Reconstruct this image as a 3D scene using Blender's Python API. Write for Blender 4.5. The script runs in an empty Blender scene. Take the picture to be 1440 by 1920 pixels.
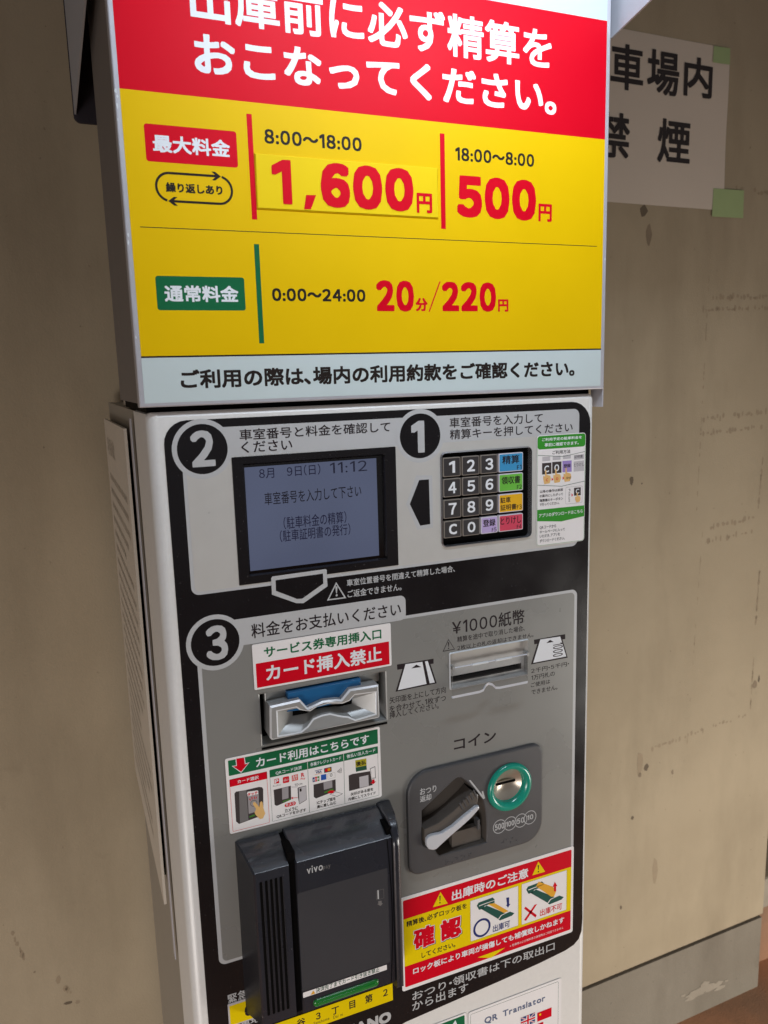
import bpy, math, random
from mathutils import Vector, Matrix
from mathutils.geometry import tessellate_polygon
random.seed(7)
S=0.001; H=1.52          # drawings are in millimetres; H = height of the cabinet's top edge above ground
scene=bpy.context.scene; COL=scene.collection
# ---------------------------------------------------------------- camera
cam=bpy.data.cameras.new('camera'); co=bpy.data.objects.new('camera',cam); COL.objects.link(co)
cam.sensor_fit='VERTICAL'; cam.sensor_height=36; cam.lens=27.567; cam.clip_start=.01; cam.clip_end=200
# rows: world X, Y (depth), Z (up) of the camera's right, up and back axes
co.matrix_world=Matrix(((0.92193829,0.09248927,-0.37613232,-.0703504),(-0.38629427,0.14835165,-0.91036725,-.6871181),(-0.02839935,0.98460018,0.17249914,H+.0262362),(0,0,0,1)))
cam.dof.use_dof=True; cam.dof.focus_distance=.80; cam.dof.aperture_fstop=13
scene.camera=co
# ---------------------------------------------------------------- light
world=bpy.data.worlds.new('World'); scene.world=world; world.use_nodes=True
bg=world.node_tree.nodes['Background']; bg.inputs[0].default_value=(.95,.90,.92,1); bg.inputs[1].default_value=.10
def area(name,loc,target,sx,sy,power,col,spread=180):
    l=bpy.data.lights.new(name,'AREA'); l.shape='RECTANGLE'; l.size=sx; l.size_y=sy; l.energy=power; l.color=col; l.spread=math.radians(spread)
    o=bpy.data.objects.new(name,l); COL.objects.link(o); o.location=loc
    o.rotation_euler=(Vector(target)-Vector(loc)).to_track_quat('-Z','Y').to_euler(); return o
area('fill_light',(2.2,-1.25,.30),(.75,.5,.05),.9,.8,15,(1,.96,.89),110)  # unseen low lamp, added to brighten the lower wall and panel
area('fill_light',(-1.3,-1.9,.35),(.0,.4,-.1),1.2,.8,13,(1,.95,.92),100)  # second unseen lamp, added to lift the left wall and cabinet side
vs=scene.view_settings; vs.view_transform='Standard'; vs.look='None'; vs.exposure=0; vs.gamma=1
# ---------------------------------------------------------------- materials
MAT={}
def srgb(h):
    c=[int(h[i:i+2],16)/255 for i in (0,2,4)]
    return tuple((v/12.92 if v<=.04045 else ((v+.055)/1.055)**2.4) for v in c)+(1,)
def mat(name,hexc,rough=.45,metal=0,spec=.5,var=.06,scale=30,bump=0,bscale=400,trans=0,alpha=1,coat=0,dust=0):
    m=bpy.data.materials.new(name); m.use_nodes=True; nt=m.node_tree; b=nt.nodes['Principled BSDF']
    c=srgb(hexc); b.inputs['Roughness'].default_value=rough; b.inputs['Metallic'].default_value=metal
    b.inputs['Specular IOR Level'].default_value=spec; b.inputs['Transmission Weight'].default_value=trans
    b.inputs['Coat Weight'].default_value=coat; b.inputs['Coat Roughness'].default_value=.12
    tc=nt.nodes.new('ShaderNodeTexCoord'); n=nt.nodes.new('ShaderNodeTexNoise'); n.inputs['Scale'].default_value=scale; n.inputs['Detail'].default_value=5
    nt.links.new(tc.outputs['Object'],n.inputs['Vector'])
    mx=nt.nodes.new('ShaderNodeMix'); mx.data_type='RGBA'
    mx.inputs[6].default_value=tuple(v*(1-var) for v in c[:3])+(1,); mx.inputs[7].default_value=tuple(min(1,v*(1+var)) for v in c[:3])+(1,)
    nt.links.new(n.outputs['Fac'],mx.inputs[0]); nt.links.new(mx.outputs[2],b.inputs['Base Color'])
    mr=nt.nodes.new('ShaderNodeMapRange'); mr.inputs[3].default_value=max(0,rough-.07); mr.inputs[4].default_value=rough+.07
    nt.links.new(n.outputs['Fac'],mr.inputs[0]); nt.links.new(mr.outputs[0],b.inputs['Roughness'])
    if dust:   # fine specks of dust (or dirt) and wiped patches
        nd=nt.nodes.new('ShaderNodeTexNoise'); nd.inputs['Scale'].default_value=420; nd.inputs['Detail'].default_value=2; nt.links.new(tc.outputs['Object'],nd.inputs['Vector'])
        na=nt.nodes.new('ShaderNodeTexNoise'); na.inputs['Scale'].default_value=16; na.inputs['Detail'].default_value=4; nt.links.new(tc.outputs['Object'],na.inputs['Vector'])
        r1=nt.nodes.new('ShaderNodeMapRange'); r1.inputs[1].default_value=.70; r1.inputs[2].default_value=.78; r1.inputs[4].default_value=abs(dust); nt.links.new(nd.outputs['Fac'],r1.inputs[0])
        r2=nt.nodes.new('ShaderNodeMapRange'); r2.inputs[1].default_value=.5; r2.inputs[2].default_value=.8; r2.inputs[4].default_value=abs(dust)*.03; nt.links.new(na.outputs['Fac'],r2.inputs[0])
        ad=nt.nodes.new('ShaderNodeMath'); ad.operation='ADD'; ad.use_clamp=True; nt.links.new(r1.outputs[0],ad.inputs[0]); nt.links.new(r2.outputs[0],ad.inputs[1])
        md=nt.nodes.new('ShaderNodeMix'); md.data_type='RGBA'; md.inputs[7].default_value=(.5,.48,.46,1) if dust>0 else (.10,.09,.08,1)
        nt.links.new(ad.outputs[0],md.inputs[0]); nt.links.new(mx.outputs[2],md.inputs[6]); nt.links.new(md.outputs[2],b.inputs['Base Color'])
        r3=nt.nodes.new('ShaderNodeMapRange'); r3.inputs[1].default_value=.35; r3.inputs[2].default_value=.7; r3.inputs[3].default_value=max(.05,rough-.04); r3.inputs[4].default_value=rough+.05; nt.links.new(na.outputs['Fac'],r3.inputs[0]); nt.links.new(r3.outputs[0],b.inputs['Roughness'])
    if bump:
        n2=nt.nodes.new('ShaderNodeTexNoise'); n2.inputs['Scale'].default_value=bscale; n2.inputs['Detail'].default_value=3
        nt.links.new(tc.outputs['Object'],n2.inputs['Vector'])
        bp=nt.nodes.new('ShaderNodeBump'); bp.inputs['Strength'].default_value=bump; bp.inputs['Distance'].default_value=.0006
        nt.links.new(n2.outputs['Fac'],bp.inputs['Height']); nt.links.new(bp.outputs[0],b.inputs['Normal'])
    MAT[name]=m; return m
for a in (('red','db0020'),('green','1c6d44'),('darkgreen','2f5a44'),('leaf2','3c9a32'),('yellow','efc400'),('yellow2','f4d212'),('yellow3','f3d600'),('black','2c2522'),
  ('white','eef2f6'),('signwhite','cfdddd'),('sticker','f6f3f2'),('ink','2d2528'),('navy','2c3675'),('blue','2d5db5'),('orange','e89a2c'),('orangered','e0503c'),('amber','eeb03a'),
  ('leaf','4c8a34'),('skin','ecc07c'),('violet','a58fd0'),('slate','646f8c'),('drawdark','474040'),('drawmid','7b7877'),('drawgray','a5a0a2'),('drawlight','c9c5c8'),('drawgreen','2b5a50'),
  ('yellowgreen','b9b02c')): mat(*a,rough=.5,var=.05,spec=.12,scale=14,bump=.12,bscale=90)
mat('lightprint','c5c7c8',.3,0,.5,.03); mat('grayprint','cecdc8',.3,.1,.4,.04,60); mat('grayprint2','8f8f8b',.3,.1,.4,.05,7,dust=-.14)
mat('blackprint','1c1a1c',.2,0,.5,.18,9,dust=.12); mat('silver','efeeea',.36,.05,.5,.05,200,.15,900); mat('frame_metal','c9c9cf',.42,.3,.5,.06,40,.1,300)
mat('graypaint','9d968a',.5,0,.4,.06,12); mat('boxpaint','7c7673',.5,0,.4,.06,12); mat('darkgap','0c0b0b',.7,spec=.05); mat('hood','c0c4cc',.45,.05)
mat('blackplastic','292c34',.3,0,.5,.12,25,.15,1500,coat=.7,dust=.22); mat('blackside','24252a',.42,0,.3,.1,25,.2,1500); mat('scanglass','434448',.2,0,.5,.1,14,.0)
mat('charcoal','505052',.38,0,.5,.06,40,.25,1800); mat('pocket','5e5852',.35,0,.5,.08,30); mat('chrome','c8c8cc',.18,.85,.5,.03); mat('lever_silver','dde0e6',.3,.15,.5,.03)
mat('key','3a3738',.4,0,.4,.04,80); mat('keyframe','8d857c',.4); mat('keyblue','3d9bd0',.35); mat('keygreen','6fc544',.35); mat('keyyellow','f3b907',.35); mat('keyred','dd4360',.35); mat('keylilac','c3aee0',.35); mat('keyrim','e0dde6',.35)
mat('bezelgray','a9aaa8',.33,.25,.5,.05,60,.1,1500); mat('bluelens','256699',.18,0,.6,.05,30,coat=.5); mat('teal','129e86',.25,0,.6,.05,30,coat=.5)
mat('coinmetal','cabfb0',.25,.6,.5,.1,60); mat('greenled','1d7f30',.25,0,.6,.05,30,coat=.3)
mat('plate','d8cfc0',.5,0,.4,.04,8); mat('slotplate','c4c2bd',.35,.1,.5,.05,60); mat('hoodback_shaded','37323a',.6); mat('faintprint','b5ab9b',.5); mat('rim','e6ebee',.25,0,.6,.03); mat('flapedge','d9dee6',.15,0,.8,.03)  # the hood's back plate has its shade put into a darker colour
mat('paper','dccfbf',.7,0,.3,.05,6); mat('paperink','2f2828',.7); mat('tape','abbf88',.5,0,.4,.05,40)
mat('lcdink','3a3c78',.5); mat('lcdink2','322f4a',.5); mat('lcdink3','50557c',.5)
# the screen gives off light
def emis(name,hexc,st):
    m=bpy.data.materials.new(name); m.use_nodes=True; b=m.node_tree.nodes['Principled BSDF']
    b.inputs['Base Color'].default_value=srgb('3a4152'); b.inputs['Roughness'].default_value=.3
    b.inputs['Emission Color'].default_value=srgb(hexc); b.inputs['Emission Strength'].default_value=st; MAT[name]=m
    nt=m.node_tree; tc=nt.nodes.new('ShaderNodeTexCoord'); n=nt.nodes.new('ShaderNodeTexNoise'); n.inputs['Scale'].default_value=9
    nt.links.new(tc.outputs['Object'],n.inputs['Vector']); r=nt.nodes.new('ShaderNodeMapRange'); r.inputs[3].default_value=st*.8; r.inputs[4].default_value=st*1.2
    nt.links.new(n.outputs['Fac'],r.inputs[0]); nt.links.new(r.outputs[0],b.inputs['Emission Strength'])
emis('lcd','8791b4',.34); emis('tube','dfe9ff',9)
def clear(name,alpha):
    m=bpy.data.materials.new(name); m.use_nodes=True; nt=m.node_tree; out=nt.nodes['Material Output']; nt.nodes.remove(nt.nodes['Principled BSDF'])
    g=nt.nodes.new('ShaderNodeBsdfGlossy'); g.inputs['Roughness'].default_value=.08; t=nt.nodes.new('ShaderNodeBsdfTransparent'); t.inputs[0].default_value=(.93,.94,.95,1)
    f=nt.nodes.new('ShaderNodeFresnel'); f.inputs[0].default_value=1.45; a=nt.nodes.new('ShaderNodeMath'); a.operation='ADD'; a.inputs[1].default_value=alpha
    n=nt.nodes.new('ShaderNodeTexNoise'); n.inputs['Scale'].default_value=60; mm=nt.nodes.new('ShaderNodeMath'); mm.operation='MULTIPLY_ADD'; mm.inputs[1].default_value=alpha; nt.links.new(n.outputs['Fac'],mm.inputs[0]); nt.links.new(f.outputs[0],mm.inputs[2])
    mix=nt.nodes.new('ShaderNodeMixShader'); nt.links.new(mm.outputs[0],mix.inputs[0]); nt.links.new(t.outputs[0],mix.inputs[1]); nt.links.new(g.outputs[0],mix.inputs[2]); nt.links.new(mix.outputs[0],out.inputs['Surface']); MAT[name]=m
clear('clearplastic',.10)
def wallmat(name,base,dark,sc,bump):
    m=bpy.data.materials.new(name); m.use_nodes=True; nt=m.node_tree; b=nt.nodes['Principled BSDF']; b.inputs['Roughness'].default_value=.75; b.inputs['Specular IOR Level'].default_value=.25
    tc=nt.nodes.new('ShaderNodeTexCoord'); L=nt.links
    def noise(s,d=6,r=.55):
        n=nt.nodes.new('ShaderNodeTexNoise'); n.inputs['Scale'].default_value=s; n.inputs['Detail'].default_value=d; n.inputs['Roughness'].default_value=r; L.new(tc.outputs['Object'],n.inputs['Vector']); return n
    def mix(a,bb,f):
        x=nt.nodes.new('ShaderNodeMix'); x.data_type='RGBA'
        for i,v in ((6,a),(7,bb)):
            if hasattr(v,'links'): L.new(v,x.inputs[i])
            else: x.inputs[i].default_value=v
        L.new(f,x.inputs[0]); return x.outputs[2]
    def ramp(f,lo,hi):
        r=nt.nodes.new('ShaderNodeMapRange'); r.inputs[1].default_value=lo; r.inputs[2].default_value=hi; L.new(f,r.inputs[0]); return r.outputs[0]
    c=mix(srgb(base),srgb(dark),ramp(noise(sc).outputs['Fac'],.42,.78))
    c=mix(c,tuple(v*.72 for v in srgb(dark)[:3])+(1,),ramp(noise(3.2,8,.7).outputs['Fac'],.62,.80))
    c=mix(c,tuple(v*.55 for v in srgb(dark)[:3])+(1,),ramp(noise(95,2,.5).outputs['Fac'],.72,.80))
    mp=nt.nodes.new('ShaderNodeMapping'); mp.inputs['Scale'].default_value=(3.2,3.2,.9); L.new(tc.outputs['Object'],mp.inputs['Vector'])
    sn=nt.nodes.new('ShaderNodeTexNoise'); sn.inputs['Scale'].default_value=1.6; sn.inputs['Detail'].default_value=6; sn.inputs['Roughness'].default_value=.62; L.new(mp.outputs[0],sn.inputs['Vector'])
    c=mix(c,tuple(v*.86 for v in srgb(dark)[:3])+(1,),ramp(sn.outputs['Fac'],.48,.85))
    c=mix(c,tuple(min(1,v*1.12) for v in srgb(base)[:3])+(1,),ramp(noise(1.1,4,.5).outputs['Fac'],.50,.75))
    L.new(c,b.inputs['Base Color'])
    n1=noise(7,6); n2=noise(260,3); ad=nt.nodes.new('ShaderNodeMath'); ad.operation='MULTIPLY_ADD'; ad.inputs[1].default_value=.25; L.new(n2.outputs['Fac'],ad.inputs[0]); L.new(n1.outputs['Fac'],ad.inputs[2])
    bp=nt.nodes.new('ShaderNodeBump'); bp.inputs['Strength'].default_value=bump; bp.inputs['Distance'].default_value=.006; L.new(ad.outputs[0],bp.inputs['Height']); L.new(bp.outputs[0],b.inputs['Normal']); MAT[name]=m
wallmat('wallpaint','b5a68c','a3947b',2.6,.3); wallmat('plinthpaint','8f8779','7d7466',2.5,.6); wallmat('groundmat','b98564','8f7560',3,.8); wallmat('patchmat','aaa090','9a9081',8,.8)
mat('stain','8d7d67',.8,var=.2,scale=60); mat('stainlight','a08f76',.8,var=.12,scale=60); mat('groove','5a4f40',.8); mat('speck','6d604e',.8)
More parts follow.
